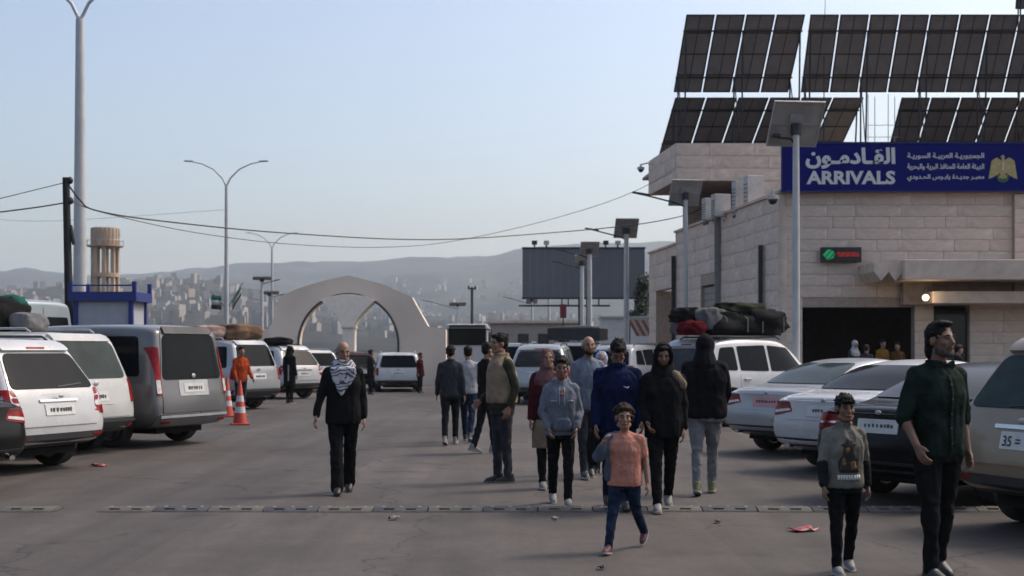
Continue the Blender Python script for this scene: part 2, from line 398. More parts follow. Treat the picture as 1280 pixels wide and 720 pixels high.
# ------------------------------------------------------------------ stone-clad walls
STONE = [mat('stone_%d' % i, c, .85, var=.18, scale=2.2, bump=.25, bscale=30, dirt=((.17, .13, .11), .35), stretch=(1, 1, 2.2)) for i, c in enumerate(((.64, .515, .425), (.625, .50, .412), (.65, .528, .438), (.632, .515, .428)))]
CORE = mat('wall_core', (.36, .285, .24), .95, var=.15)
def wall(parent, A, B, z0, z1, th=.3, course=.46, length=1.3, name='wall', holes=(), proud=.025, core=CORE, stones=True, rnd=None, lmul=None):
    """wall from ground point A to B (outer face on the right-hand side of A->B turned towards the viewer), clad in separate stone slabs; holes: (s0,s1,z0,z1) along the wall"""
    A = Vector((*A, 0)); B = Vector((*B, 0)); d = (B-A); Ln = d.length; d.normalize(); n = Vector((d.y, -d.x, 0))
    M = Matrix(((d.x, -n.x, 0, A.x), (d.y, -n.y, 0, A.y), (0, 0, 1, 0), (0, 0, 0, 1)))      # local x along, y inward
    mb = MB()
    ss = sorted({0, Ln}|{h[0] for h in holes}|{h[1] for h in holes}); zz = sorted({z0, z1}|{h[2] for h in holes}|{h[3] for h in holes})
    zz = [z for z in zz if z0 <= z <= z1]
    for s0, s1 in zip(ss, ss[1:]):
        run = None
        for a, b in zip(zz, zz[1:]):
            m = ((s0+s1)/2, (a+b)/2)
            if any(h[0] <= m[0] <= h[1] and h[2] <= m[1] <= h[3] for h in holes): continue
            mb.box(((s0+s1)/2, th/2, (a+b)/2), (s1-s0, th, b-a))
    w = mb.build(name, core, parent); w.matrix_world = M
    if not stones: return w, M
    rr = random.Random(int(abs(A.x*13+z0*7+Ln*3))); nz_ = max(1, round((z1-z0)/course)); ch = (z1-z0)/nz_
    cache = {}
    for i in range(nz_):
        s = 0; first = True
        while s < Ln-.02:
            L_ = length*rr.choice((.6, .8, 1, 1, 1.3, 1.6))
            if first: L_ *= .5 if i % 2 else 1; first = False
            e = min(Ln, s+L_)
            if Ln-e < .3: e = Ln
            a, b = z0+i*ch, z0+(i+1)*ch
            segs = [(s, e)]
            for h in holes:
                if h[2] < b-.05 and h[3] > a+.05:
                    ns = []
                    for (p, q) in segs:
                        if h[1] <= p or h[0] >= q: ns.append((p, q)); continue
                        if p < h[0]: ns.append((p, h[0]))
                        if q > h[1]: ns.append((h[1], q))
                    segs = ns
            for (p, q) in segs:
                if q-p < .06: continue
                pr = proud*rr.uniform(.7, 1.25); gp = .006
                k = (round(q-p, 2), round(ch, 3))
                if k not in cache:
                    m2 = MB().box((0, 0, 0), (q-p-2*gp, .06, ch-2*gp)); cache[k] = m2.mesh('stone_slab'); cache[k].materials.append(STONE[0])
                o = bpy.data.objects.new('stone_slab', cache[k]); COL.objects.link(o); o.parent = w
                o.location = ((p+q)/2, .03-pr, (a+b)/2)
                o.material_slots[0].link = 'OBJECT'; o.material_slots[0].material = rr.choice(STONE)
            s = e
    return w, M

RD = Vector((-.1125, 1, 0))     # direction of the side wall and road
def side(s): return (8.425-.1125*s, 40+s)
TRIM = mat('stone_trim', (.60, .475, .385), .85, var=.12, scale=3, bump=.2, dirt=((.16, .12, .1), .3))
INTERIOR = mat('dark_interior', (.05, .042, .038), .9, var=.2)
bld = empty('arrivals_building', (8.425, 40, 0), 0, 'beige stone-clad arrivals building with long blue sign and roof terrace', 'building')
bld.location = (0, 0, 0)
DZ = gz(384, 40)       # top of the dark entrance opening, about 2.9 m
# front facade (parallel to the picture), corner at x 8.425
FX0, FX1, FY = 8.425, 19.0, 40.0
def fxs(px): return gx(px, FY)-FX0
holes = [(fxs(1003), fxs(1143), -.1, DZ), (fxs(1167), fxs(1212), -.1, DZ+.05)]
wall(bld, (FX0, FY), (FX1, FY), 0, 6.5, .35, .361, 1.1, 'front_wall', holes)
# side wall, seen receding; a shuttered window and the portico at the far end
wall(bld, side(13.7), side(0), 0, 6.5, .35, .5, 1.6, 'side_wall', [(13.7-9.6, 13.7-7.2, 1.0, gz(355, 48))])
wall(bld, side(18.75), side(13.7), 4.25, 6.0, .35, .58, 1.6, 'portico_beam')
wall(bld, side(18.75), side(17.4), 0, 4.25, .8, .6, 1.4, 'portico_pier')
MB().box((11.4, 53.2, 3.05), (7.9, .3, 6.1)).build('cross_wall', CORE, bld)
# interior of the entrance hall
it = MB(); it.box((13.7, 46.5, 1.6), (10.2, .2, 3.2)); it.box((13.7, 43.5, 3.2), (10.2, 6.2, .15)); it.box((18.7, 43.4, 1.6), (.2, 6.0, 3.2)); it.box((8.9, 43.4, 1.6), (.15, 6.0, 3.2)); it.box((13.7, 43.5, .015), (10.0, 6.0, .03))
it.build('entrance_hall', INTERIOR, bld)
MB().prism([(8.8, 40.3), (18.9, 40.3), (18.9, 54), (7.3, 54)], 6.1, 6.25, 'z').build('terrace_slab', CORE, bld)
# coping stones on both parapets
for (a, b_, z, nm) in (((FX0-.08, FY-.0), (FX1, FY-.0), 6.5, 'coping'), (side(13.7), side(0), 6.5, 'coping'), (side(18.75), side(13.75), 6.0, 'coping')):
    A_, B_ = Vector((*a, 0)), Vector((*b_, 0)); d = (B_-A_); L_ = d.length; n_ = int(L_/1.3)
    for k in range(n_):
        c = A_+d*((k+.5)/n_); q = MB().box((0, 0, 0), (L_/n_-.012, .5, .09)).build('coping_stone', TRIM, bld); q.location = (c.x, c.y+(.14 if d.x > 2 else 0), z+.046); q.rotation_euler = (0, 0, math.atan2(d.y, d.x))
        if d.x <= 2: q.location.x += .14
# rounded quoin at the corner and string courses
MB().tube([(FX0+.05, FY+.07, 0), (FX0+.05, FY+.07, 6.49)], .14, 16).build('corner_column', TRIM, bld, smooth=40)
# pilaster and upper right bay of the front
wall(bld, (gx(1268, 39.8), 39.8), (19, 39.8), 3.3, 6.45, .18, .46, 1.0, 'pilaster')
# entrance canopy with stepped end, and lower canopy
cz0, cz1 = gz(350, 38.2), gz(325, 38.2); x0 = gx(1128, 38.2)
cp = MB(); cp.box(((x0+19)/2, 39, (cz0+cz1)/2), (19-x0, 2.0, cz1-cz0)); cp.build('canopy', TRIM, bld, bevel=.02)
for k in range(2):
    xa = gx(1092+k*18, 38.3); xb = gx(1110+k*18, 38.3)
    MB().prism([(xa, cz1-.07*(1-k)), (xb, cz1-.07*(1-k)+.03), (xb, cz1-.36), ((xa+xb)/2, cz0-.02), (xa, cz1-.34)], 38.25+.004*k, 40.0, 'y').build('canopy_corbel', TRIM, bld)
lz0, lz1 = gz(379, 38.6), gz(364, 38.6); x1 = gx(1166, 38.6)
MB().box(((x1+19)/2, 39.3, (lz0+lz1)/2), (19-x1, 1.4, lz1-lz0)).build('lower_canopy', TRIM, bld, bevel=.015)
MB().box((gx(1145, 39.8), 39.78, (cz0+lz0)/2+.1), (.9, .36, .9)).build('canopy_return', CORE, bld)
# windows and door leaves
GLZ = mat('building_glass', (.015, .018, .022), .08, var=.1, spec=.7)
SHUT = mat('roller_shutter', (.26, .22, .2), .6, var=.1, scale=3)
wz = gz(355, 48)
for k in range(12):
    z = 1.05+k*(wz-1.1)/12
    q = MB().box((0, 0, 0), (2.4, .05, (wz-1.1)/12-.02)).build('shutter_slat', SHUT, bld); c = side(8.4); q.location = (c[0]+.13, c[1], z+.1); q.rotation_euler = (0, 0, math.atan2(1, -.1125))
dr = MB(); dr.box((0, 0, 1.4), (.06, .08, 2.8)); dr.box((1.1, 0, 1.4), (.06, .08, 2.8)); dr.box((.55, 0, 2.77), (1.1, .08, .06)); dr.box((.55, 0, .06), (1.1, .08, .1)); dr.box((.55, 0, 1.1), (1.1, .08, .05))
f_ = dr.build('door_frame', DARKMETAL, bld); f_.location = (gx(1168, 40.2), 40.2, 0)
q = MB().box((.55, 0, 1.42), (1.02, .02, 2.6)).build('door_pane', GLZ, f_)
# upper storey block on the terrace
UZ0, UZ1 = gz(226, 50), gz(179, 50); UX = gx(845, 50)
wall(bld, (UX, 50), (19, 50), UZ0, UZ1, .3, .5, 2.2, 'upper_front')
wall(bld, (UX-.1125*4.8, 54.8), (UX, 50), UZ0, UZ1, .3, .5, 2.0, 'upper_side')
wall(bld, (gx(921, 50.02), 50.02), (19, 50.02), 6.28, UZ0, .3, .5, 2.0, 'upper_wall')
MB().prism([(UX+.02, 50.1), (19, 50.1), (19, 55), (UX-.1125*4.8+.02, 54.8)], UZ0+.01, UZ0+.15, 'z').build('soffit', mat('soffit', (.30, .24, .2), .9), bld)
MB().prism([(UX+.1, 50.2), (19, 50.2), (19, 58), (UX-.5, 58)], UZ1-.4, UZ1-.28, 'z').build('roof_slab', CORE, bld)
MB().box((13, 54.2, 7.2), (11.5, .3, 2.0)).build('recessed_wall', CORE, bld)
# conduits on the side wall
for px_, pt_, pb_, r_, m_ in ((953, 291, 380, .07, DARKMETAL), (898, 270, 392, .09, mat('grey_conduit', (.2, .19, .18), .6)), (843.5, 320, 430, .08, DARKMETAL)):
    X0 = None
    s_ = [q/10 for q in range(0, 180) if 640+F*(side(q/10)[0]-.1)/side(q/10)[1] <= px_][0]; c = side(s_)
    MB().box((c[0]-.14, c[1], (gz(pt_, c[1])+max(0, gz(pb_, c[1])-(.8 if px_ == 953 else 0)))/2), (r_*2, r_*2, gz(pt_, c[1])-gz(pb_, c[1]))).build('conduit', m_, bld)
# ------------------------------------------------------------------ vehicles
# local frame: +x forward, +y left, z up, origin on the ground under the middle of the rear bumper
def fillet(poly, r, n=3):
    if r <= 0: return poly
    out = []; N = len(poly)
    for i in range(N):
        p = Vector(poly[i]); a = Vector(poly[i-1])-p; b = Vector(poly[(i+1) % N])-p
        d = min(r, a.length*.45, b.length*.45); a = a.normalized()*d; b = b.normalized()*d
        for k in range(n+1):
            t = k/n; out.append(tuple((p+a)*(1-t)**2+p*2*t*(1-t)+(p+b)*t*t))
    return out
def patch_mesh(bvh, poly, axis, off=.006, cell=.09, rnd=.04, skirt=.02):
    poly = fillet(poly, rnd); bm = bmesh.new()
    bm.faces.new([bm.verts.new((p[0], p[1], 0)) for p in poly])
    xs = [p[0] for p in poly]; ys = [p[1] for p in poly]
    for (lo, hi, nrm) in ((min(xs), max(xs), (1, 0, 0)), (min(ys), max(ys), (0, 1, 0))):
        k = int((hi-lo)/cell)
        for i in range(1, k+1):
            c = lo+(hi-lo)*i/(k+1)
            bmesh.ops.bisect_plane(bm, geom=bm.verts[:]+bm.edges[:]+bm.faces[:], plane_co=Vector(nrm)*c, plane_no=nrm)
    hit = {}
    D = {'rear': (1, 0, 0), 'front': (-1, 0, 0), 'left': (0, -1, 0), 'right': (0, 1, 0), 'top': (0, 0, -1)}[axis]; D = Vector(D)
    for v in bm.verts:
        a, b = v.co.x, v.co.y
        o = {'rear': (-9, a, b), 'front': (20, a, b), 'left': (a, 9, b), 'right': (a, -9, b), 'top': (a, b, 9)}[axis]
        loc, nrm, _, _ = bvh.ray_cast(Vector(o), D)
        if loc is None:
            q = Vector(o)+D*9
            loc, nrm, _, _ = bvh.find_nearest(q)
        if nrm.dot(D) > 0: nrm = -nrm
        hit[v] = (loc, nrm)
    for v, (l, n) in hit.items(): v.co = l+n*off
    if skirt:
        be = [e for e in bm.edges if e.is_boundary]
        nv = {}
        for e in be:
            for v in e.verts:
                if v not in nv: l, n = hit[v]; nv[v] = bm.verts.new(l-n*skirt)
        for e in be:
            a, b = e.verts
            try: bm.faces.new((a, b, nv[b], nv[a]))
            except ValueError: pass
    bmesh.ops.recalc_face_normals(bm, faces=bm.faces)
    me = bpy.data.meshes.new('patch'); bm.to_mesh(me); bm.free(); shade(me, 40)
    return me

def body_cage(st):
    mb = MB(); rows = []
    for s in st:
        x, zb, zs, zr, wb, wm, ws, wr = s[:8]; lean = s[8] if len(s) > 8 else 0; bump = s[9] if len(s) > 9 else 0
        zm = zb+.5*(zs-zb); h = zr-zs
        pts = [(0, zb), (wb*.7, zb), (wb, zb+.03), (wm, zb+.16), (wm, zm), (ws+.01, zs-.05), (ws-.02, zs+.01),
               (wr+(ws-wr)*.12, zr-.14*h), (wr-.03, zr-.02*h), (wr*.62, zr+.012), (0, zr+.022)]
        row = []
        for i, (y, z) in enumerate(pts):
            dx = lean*max(0, (z-zs)/max(h, .05)) if h > .2 else 0
            if i <= 4: dx -= bump*(1 if i in (2, 3, 4) else .6)
            row.append((x+dx, y, z))
        rows.append(row)
    n = len(rows[0]); full = []
    for row in rows:
        full.append(row+[(p[0], -p[1], p[2]) for p in row[-2:0:-1]])
    N = len(full[0]); vs = [p for r in full for p in r]; fs = []
    for i in range(len(full)-1):
        for k in range(N):
            fs.append((i*N+k, i*N+(k+1) % N, (i+1)*N+(k+1) % N, (i+1)*N+k))
    for i in (0, len(full)-1):
        o = i*N
        for k in range(1, n-2):
            q = (o+k, o+k+1, o+N-k-1, o+N-k); fs.append(q)
        fs.append((o, o+1, o+N-1)); fs.append((o+n-1, o+n-2, o+n))
    mb.add(vs, fs); return mb

BODY = {
 # x, zb, zs, zr, wb, wm, ws, wr, lean, bump
 'suv': dict(L=4.6, W=.92, wheels=(.92, 3.66), R=.36, st=[
    (.10, .42, 1.02, 1.60, .70, .80, .76, .56, .42, .07), (.13, .36, 1.04, 1.66, .82, .90, .88, .66, .42, .05), (.5, .30, 1.05, 1.73, .86, .94, .91, .69, .28),
    (1.2, .27, 1.05, 1.77, .86, .94, .92, .70), (2.2, .27, 1.03, 1.78, .86, .94, .92, .70), (2.75, .27, 1.02, 1.73, .86, .94, .91, .68), (3.35, .27, 1.02, 1.16, .86, .94, .90, .66),
    (3.6, .28, 1.00, 1.07, .86, .94, .89, .68), (4.3, .30, .92, .97, .82, .92, .84, .62), (4.55, .32, .84, .87, .7, .84, .74, .5), (4.64, .42, .70, .72, .55, .66, .58, .36)]),
 'sedan': dict(L=4.75, W=.91, wheels=(1.02, 3.78), R=.335, st=[
    (.06, .40, .88, .93, .66, .76, .72, .52, 0, .05), (.10, .33, .95, 1.01, .80, .89, .86, .66, 0, .04), (.45, .25, .97, 1.03, .84, .92, .89, .70), (.72, .22, .97, 1.05, .84, .92, .90, .66),
    (1.15, .22, .97, 1.27, .84, .92, .90, .62), (1.65, .22, .96, 1.43, .84, .92, .90, .60), (2.3, .22, .95, 1.485, .84, .92, .90, .60), (2.75, .22, .94, 1.43, .84, .92, .90, .60), (3.45, .22, .93, 1.07, .84, .92, .89, .62),
    (3.7, .24, .91, .98, .84, .92, .88, .64), (4.4, .26, .80, .85, .80, .89, .80, .56), (4.7, .28, .70, .73, .66, .78, .68, .44), (4.78, .36, .6, .62, .5, .6, .52, .34)]),
 'van': dict(L=5.2, W=.99, wheels=(1.02, 4.2), R=.35, st=[
    (.07, .44, 1.12, 1.90, .78, .88, .85, .72, .12, .06), (.10, .36, 1.12, 1.97, .90, .97, .95, .82, .12, .04), (.4, .28, 1.12, 2.02, .93, 1.0, .98, .85, .06),
    (1.4, .25, 1.12, 2.04, .93, 1.0, .98, .86), (2.8, .25, 1.10, 2.03, .93, 1.0, .98, .85), (3.5, .25, 1.08, 1.96, .93, 1.0, .97, .81), (4.1, .25, 1.06, 1.60, .93, .99, .95, .74), (4.65, .26, 1.02, 1.14, .92, .98, .93, .70),
    (4.95, .28, .95, 1.0, .86, .94, .86, .6), (5.16, .32, .82, .85, .72, .82, .72, .45), (5.24, .42, .7, .72, .55, .66, .56, .34)]),
 'minivan': dict(L=4.9, W=.94, wheels=(.98, 3.95), R=.345, st=[
    (.08, .42, 1.08, 1.74, .72, .83, .79, .63, .26, .07), (.11, .35, 1.09, 1.81, .84, .92, .90, .73, .26, .05), (.45, .28, 1.09, 1.86, .88, .95, .93, .76, .16),
    (1.4, .25, 1.08, 1.89, .88, .95, .93, .77), (2.6, .25, 1.05, 1.88, .88, .95, .93, .76), (3.15, .25, 1.04, 1.80, .88, .95, .92, .73), (3.9, .25, 1.02, 1.26, .88, .95, .91, .68),
    (4.25, .26, .99, 1.07, .87, .94, .89, .66), (4.65, .28, .90, .95, .8, .9, .82, .56), (4.88, .32, .78, .81, .68, .78, .68, .44), (4.95, .42, .66, .68, .5, .6, .52, .32)]),
 'minibus': dict(L=6.2, W=1.0, wheels=(1.35, 4.95), R=.36, st=[
    (.05, .48, 1.3, 2.54, .84, .92, .9, .76, .06, .03), (.08, .40, 1.3, 2.62, .95, 1.0, .98, .84, .06, .03), (.4, .33, 1.3, 2.66, .97, 1.02, 1.0, .86, .03),
    (2., .32, 1.3, 2.68, .97, 1.02, 1.0, .87), (4.2, .32, 1.3, 2.66, .97, 1.02, 1.0, .86), (4.7, .32, 1.28, 2.50, .97, 1.02, .99, .82), (5.4, .32, 1.2, 1.5, .96, 1.0, .96, .72),
    (5.9, .34, 1.1, 1.16, .9, .96, .9, .62), (6.15, .4, .9, .94, .76, .84, .76, .48), (6.24, .5, .76, .78, .6, .7, .6, .34)]),
}

def make_wheel_meshes(R, wdt=.23):
    t = MB(); h = wdt/2; r = R
    t.lathe([(r*.62, -h*.9), (r*.9, -h), (r*.985, -h*.8), (r, -h*.4), (r, h*.4), (r*.985, h*.8), (r*.9, h), (r*.62, h*.9), (r*.6, h*.5), (r*.6, -h*.5)], 30, ax='y')
    tm = t.mesh('tyre'); shade(tm, 40)
    m = MB(); rr = r*.64
    for sgn in (-1, 1):
        y0, y1 = sgn*h*.55, sgn*h*.85
        m.tube([(rr*math.cos(a*math.pi/12), y1, rr*math.sin(a*math.pi/12)) for a in range(25)], .014, 6, caps=False)
        for k in range(5):
            a = 2*math.pi*k/5+.3; M = Matrix.Rotation(a, 4, 'Y')
            m.prism([(.03, -.045), (rr*.98, -.03), (rr*.98, .03), (.03, .045)], y0, y1, 'y', M)
        m.tube([(0, y0, 0), (0, sgn*h*.95, 0)], .05, 12)
    m.tube([(0, -h*.3, 0), (0, h*.3, 0)], rr, 24)
    rm = m.mesh('rim'); shade(rm, 40)
    return tm, rm
WHEELS = {}
BODIES = {}
def get_body(kind):
    if kind in BODIES: return BODIES[kind]
    B = BODY[kind]; cage = body_cage(B['st'])
    def md(o): s = o.modifiers.new('s', 'SUBSURF'); s.levels = 2; s.render_levels = 2
    sm = evaluated(cage.mesh('c'), md)
    bm = bmesh.new(); bm.from_mesh(sm); bvh = BVHTree.FromBMesh(bm); bm.free()
    cut = MB(); R = B['R']+.055
    for x in B['wheels']:
        for s in (-1, 1):
            cut.tube([(x, s*.56, B['R']+.02), (x, s*1.3, B['R']+.02)], R, 28)
    cm = cut.mesh('cut')
    def md2(o):
        c = bpy.data.objects.new('cut', cm); TMP.collection.objects.link(c); cm.materials.append(WELL)
        b = o.modifiers.new('b', 'BOOLEAN'); b.operation = 'DIFFERENCE'; b.solver = 'EXACT'; b.object = c
        try: b.material_mode = 'TRANSFER'
        except Exception: pass
        return [c]
    shade(sm)
    bodym = evaluated(sm, md2, [RUBBER])
    shade(bodym, 38)
    BODIES[kind] = (bodym, bvh); return BODIES[kind]

def car(name, kind, px, fy, heading, label, cat, pm, group=None, glass=GLASS, rearglass=None, plate=PLATE, D=None, X=None, detail=2, wedge=1., lights='side', scale=(1, 1, 1)):
    """rear-bumper ground point at picture column px and row fy"""
    D = D or gd(fy); B = BODY[kind]; X = gx(px, D) if X is None else X
    root = empty(name, (X, D, 0), math.radians(90-heading), label, cat, group); root.scale = scale
    bodym, bvh = get_body(kind)
    me = bodym.copy(); me.materials.clear(); me.materials.append(pm); me.materials.append(WELL)
    body = link('body', me, None, root)
    def pt(n, poly, ax, m, parent=root, off=.006, rnd=.04, cell=.1, skirt=.02):
        return link(n, patch_mesh(bvh, poly, ax, off, cell, rnd, skirt), m, parent)
    rg = rearglass or glass
    R = B['R']
    if kind not in WHEELS: WHEELS[kind] = make_wheel_meshes(R)
    for x in B['wheels']:
        for s in (-1, 1):
            wv = link('wheel', WHEELS[kind][0], RUBBER, root); wv.location = (x, s*(B['W']-.14), R)
            r = link('rim', WHEELS[kind][1], RIM, wv)
    under = MB().box((B['L']/2, 0, .30), (B['L']-.7, 1.2, .16)).build('underbody', WELL, root)
    both = (('left', 1), ('right', -1))
    def lights_rear(polyf, m=REDL, n='taillight', off=.012):
        for s in (1, -1):
            pt(n, [(s*a, b) for a, b in polyf], 'rear', m, off=off, rnd=.02, cell=.06)
    def platebox(z, m=plate, w=.26, h=.075, y=0.):
        p = pt('licence_plate', [(y-w, z-h), (y+w, z-h), (y+w, z+h), (y-w, z+h)], 'rear', m, off=.022, rnd=.01, cell=.3)
        return p
    def marks(p, z, w=.2, h=.035):
        """blurred characters: short dark strokes of uneven width"""
        mb = []; x = -w; rr = random.Random(int(px*7+fy))
        poly = []
        while x < w-.03:
            ww = rr.choice((.022, .03, .035)); 
            poly.append((x, ww)); x += ww+rr.choice((.012, .018, .03))
        bm = MB()
        for (x0, ww) in poly:
            loc, nr, _, _ = bvh.ray_cast(Vector((-9, x0+ww/2, z)), Vector((1, 0, 0)))
            if loc: bm.box((loc.x-.0265, x0+ww/2, z-.005), (.004, ww, 2*h*rr.uniform(.75, 1)))
        if bm.v: bm.build('plate_marking', INK, p)
    def handle(x, z, s):
        l, n, _, _ = bvh.ray_cast(Vector((x, s*9, z)), Vector((0, -s, 0)))
        return MB().box((x, l.y+s*.025, z), (.2, .03, .035)).build('door_handle', pm, root, bevel=.008)
    def mirror(x, z, s):
        l, n, _, _ = bvh.ray_cast(Vector((x, s*9, z)), Vector((0, -s, 0)))
        m = MB().ell((x-.02, l.y+s*.16, z+.05), (.07, .12, .085)); m.box((x, l.y+s*.04, z), (.06, .12, .05))
        return m.build('mirror', pm, root, smooth=40)
    if kind == 'suv':
        zb = 1.10
        tg = pt('tailgate', [(-.70, .62), (.70, .62), (.80, .98), (.60, 1.66), (-.60, 1.66), (-.80, .98)], 'rear', pm, off=.012)
        pt('rear_window', [(-.74, 1.10), (.74, 1.10), (.60, 1.56), (-.60, 1.56)], 'rear', rg, off=.02, rnd=.09)
        sp = pt('spoiler', [(-.60, 1.585), (.60, 1.585), (.56, 1.70), (-.56, 1.70)], 'rear', pm, off=.05, rnd=.03)
        pt('brake_light', [(-.16, 1.60), (.16, 1.60), (.16, 1.63), (-.16, 1.63)], 'rear', REDL, sp, off=.056, rnd=.005)
        if lights == 'wide':
            lights_rear([(.46, .90), (.85, .88), (.85, 1.03), (.52, 1.05)])
        else:
            lights_rear([(.64, .80), (.86, .74), (.85, 1.10), (.72, 1.10)])
            for ax, s in both: pt('taillight_side', [(.18, .78), (.34, .86), (.30, 1.06), (.14, 1.06)], ax, REDL, off=.012, rnd=.03)
            lights_rear([(.68, .86), (.84, .86), (.84, .93), (.68, .93)], WHITEL, 'reversing_light', .017)
        p = platebox(.83); marks(p, .83)
        pt('garnish', [(-.34, .93), (.34, .93), (.34, .965), (-.34, .965)], 'rear', CHROME if detail > 1 else pm, tg, off=.03, rnd=.01)
        pt('bumper', [(-.84, .37), (.84, .37), (.86, .52), (-.86, .52)], 'rear', BLACKP, off=.015, rnd=.04)
        for s in (1, -1): pt('reflector', [(s*.6, .47), (s*.78, .47), (s*.78, .50), (s*.6, .50)], 'rear', REDL, off=.022, rnd=.01)
        MB().tube([(0.005, .1, 1.13), (-.0, -.32, 1.17)], .012, 6).build('wiper', BLACKP, root)
        MB().ell((.035, 0, 1.01), (.012, .045, .028)).build('badge', STEEL, root, smooth=40)
        for ax, s in both:
            pt('side_window', [(.52, 1.14), (1.12, 1.12), (1.12, 1.60), (.74, 1.58)], ax, glass, off=.008, rnd=.06)
            pt('side_window', [(1.2, 1.12), (2.02, 1.10), (2.02, 1.63), (1.2, 1.61)], ax, glass, off=.008)
            pt('side_window', [(2.1, 1.10), (3.15, 1.10), (2.72, 1.58), (2.1, 1.63)], ax, glass, off=.008)
            pt('door', [(1.16, .42), (1.3, .42), (2.05, .42), (2.05, 1.06), (1.16, 1.06)], ax, pm, off=.005)
            pt('door', [(2.08, .42), (3.2, .42), (3.24, 1.06), (2.08, 1.06)], ax, pm, off=.005)
            pt('sill_trim', [(1.35, .29), (3.2, .29), (3.2, .40), (1.35, .40)], ax, BLACKP, off=.01, rnd=.02)
            handle(1.35, .95, s); handle(2.3, .95, s); mirror(3.0, 1.12, s)
            MB().tube([(.85, s*.60, 1.74), (.95, s*.60, 1.80), (2.5, s*.61, 1.81), (2.62, s*.60, 1.76)], .018, 8).build('roof_rail', BLACKP, root, smooth=40)
        pt('windshield', [(-.66, 1.17), (.66, 1.17), (.58, 1.68), (-.58, 1.68)], 'front', glass, off=.01)
        front = (.62, .86)
    elif kind == 'sedan':
        tg = pt('boot_lid', [(-.6, .70), (.6, .70), (.72, .92), (.66, 1.03), (-.66, 1.03), (-.72, .92)], 'rear', pm, off=.01)
        pt('rear_window', [(-.66, 1.09), (.66, 1.09), (.52, 1.40), (-.52, 1.40)], 'rear', rg, off=.012, rnd=.08)
        if lights == 'bar':
            lights_rear([(.30, .80), (.83, .76), (.82, .93), (.34, .91)])
            for ax, s in both: pt('taillight_side', [(.14, .80), (.36, .84), (.34, .94), (.12, .94)], ax, REDL, off=.012, rnd=.02)
            lights_rear([(.34, .835), (.81, .82), (.81, .845), (.34, .855)], CHROME, 'light_strip', .018)
        else:
            lights_rear([(.50, .80), (.83, .74), (.82, .93), (.56, .93)])
            lights_rear([(.53, .815), (.81, .775), (.81, .815), (.55, .845)], WHITEL, 'reversing_light', .017)
            lights_rear([(.57, .905), (.81, .905), (.81, .918), (.57, .918)], BLACKP, 'lens_strip', .018)
            for ax, s in both: pt('taillight_side', [(.12, .78), (.34, .84), (.32, .94), (.12, .94)], ax, REDL, off=.012, rnd=.02)
        p = platebox(.82); marks(p, .82)
        pt('bumper', [(-.80, .36), (.80, .36), (.82, .46), (-.82, .46)], 'rear', BLACKP, off=.012, rnd=.03)
        for s in (1, -1): MB().tube([(-.01, s*.55, .36), (.12, s*.55, .36)], .045, 12, sq=.7).build('exhaust_tip', CHROME, root, smooth=40)
        MB().ell((.045, 0, .965), (.012, .04, .024)).build('badge', STEEL, root, smooth=40)
        for ax, s in both:
            pt('side_window', [(.98, 1.04), (1.42, 1.04), (1.42, 1.30), (1.32, 1.28)], ax, glass, off=.008, rnd=.03, cell=.06)
            pt('side_window', [(1.46, 1.03), (2.32, 1.02), (2.32, 1.385), (1.5, 1.33)], ax, glass, off=.008)
            pt('side_window', [(2.38, 1.02), (3.35, 1.0), (2.75, 1.34), (2.38, 1.385)], ax, glass, off=.008)
            MB().tube([(1.0, s*.905, 1.02), (2.3, s*.915, 1.0), (3.3, s*.905, .985)], .01, 6).build('window_trim', CHROME, root)
            pt('door', [(1.45, .36), (2.33, .36), (2.33, .96), (1.36, .96)], ax, pm, off=.005)
            pt('door', [(2.36, .36), (3.4, .36), (3.4, .94), (2.36, .96)], ax, pm, off=.005)
            handle(1.6, .88, s); handle(2.55, .87, s); mirror(3.2, 1.02, s)
        pt('windshield', [(-.62, 1.08), (.62, 1.08), (.5, 1.40), (-.5, 1.40)], 'front', glass, off=.01)
        front = (.52, .72)
    elif kind in ('van', 'minivan'):
        v = kind == 'van'; W = .80 if v else .77; zt = 1.97 if v else 1.83; zw = 1.22 if v else 1.17
        tg = pt('tailgate', [(-W, .58), (W, .58), (W, 1.1), (W-.12, zt), (-W+.12, zt), (-W, 1.1)], 'rear', pm, off=.01)
        pt('rear_window', [(-W+.03, zw-(.1 if v else 0)), (W-.03, zw-(.1 if v else 0)), (W-.14, zt-.10), (-W+.14, zt-.10)], 'rear', rg, off=.018, rnd=.1)
        sp = pt('spoiler', [(-W+.16, zt-.09), (W-.16, zt-.09), (W-.18, zt+.0), (-W+.18, zt+.0)], 'rear', BLACKP if v else pm, off=.04, rnd=.03)
        if v:
            lights_rear([(.80, .86), (.915, .86), (.88, 1.66), (.78, 1.66)], REDL)
            lights_rear([(.82, .90), (.905, .90), (.90, 1.12), (.82, 1.12)], WHITEL, 'reversing_light', .018)
        else:
            lights_rear([(.78, .80), (.87, .80), (.85, 1.16), (.77, 1.16)])
            for ax, s in both: pt('taillight_side', [(.12, .80), (.26, .84), (.24, 1.14), (.12, 1.14)], ax, REDL, off=.012, rnd=.03)
        zp = .98 if v else .90
        pt('plate_recess', [(-.38, zp-.13), (.38, zp-.13), (.38, zp+.13), (-.38, zp+.13)], 'rear', mat('pale_trim', (.4, .4, .4), .35) if v else pm, tg, off=.016, rnd=.02)
        p = platebox(zp); marks(p, zp)
        MB().ell((.05 if v else .04, 0, zp+.20), (.014, .05, .04)).build('badge', STEEL, root, smooth=40)
        pt('bumper', [(-.9, .37), (.9, .37), (.92, .56), (-.92, .56)], 'rear', pm if v else BLACKP, off=.02, rnd=.05)
        pt('bumper_step', [(-.86, .50), (.86, .50), (.86, .535), (-.86, .535)], 'rear', STEEL if v else BLACKP, off=.035, rnd=.01)
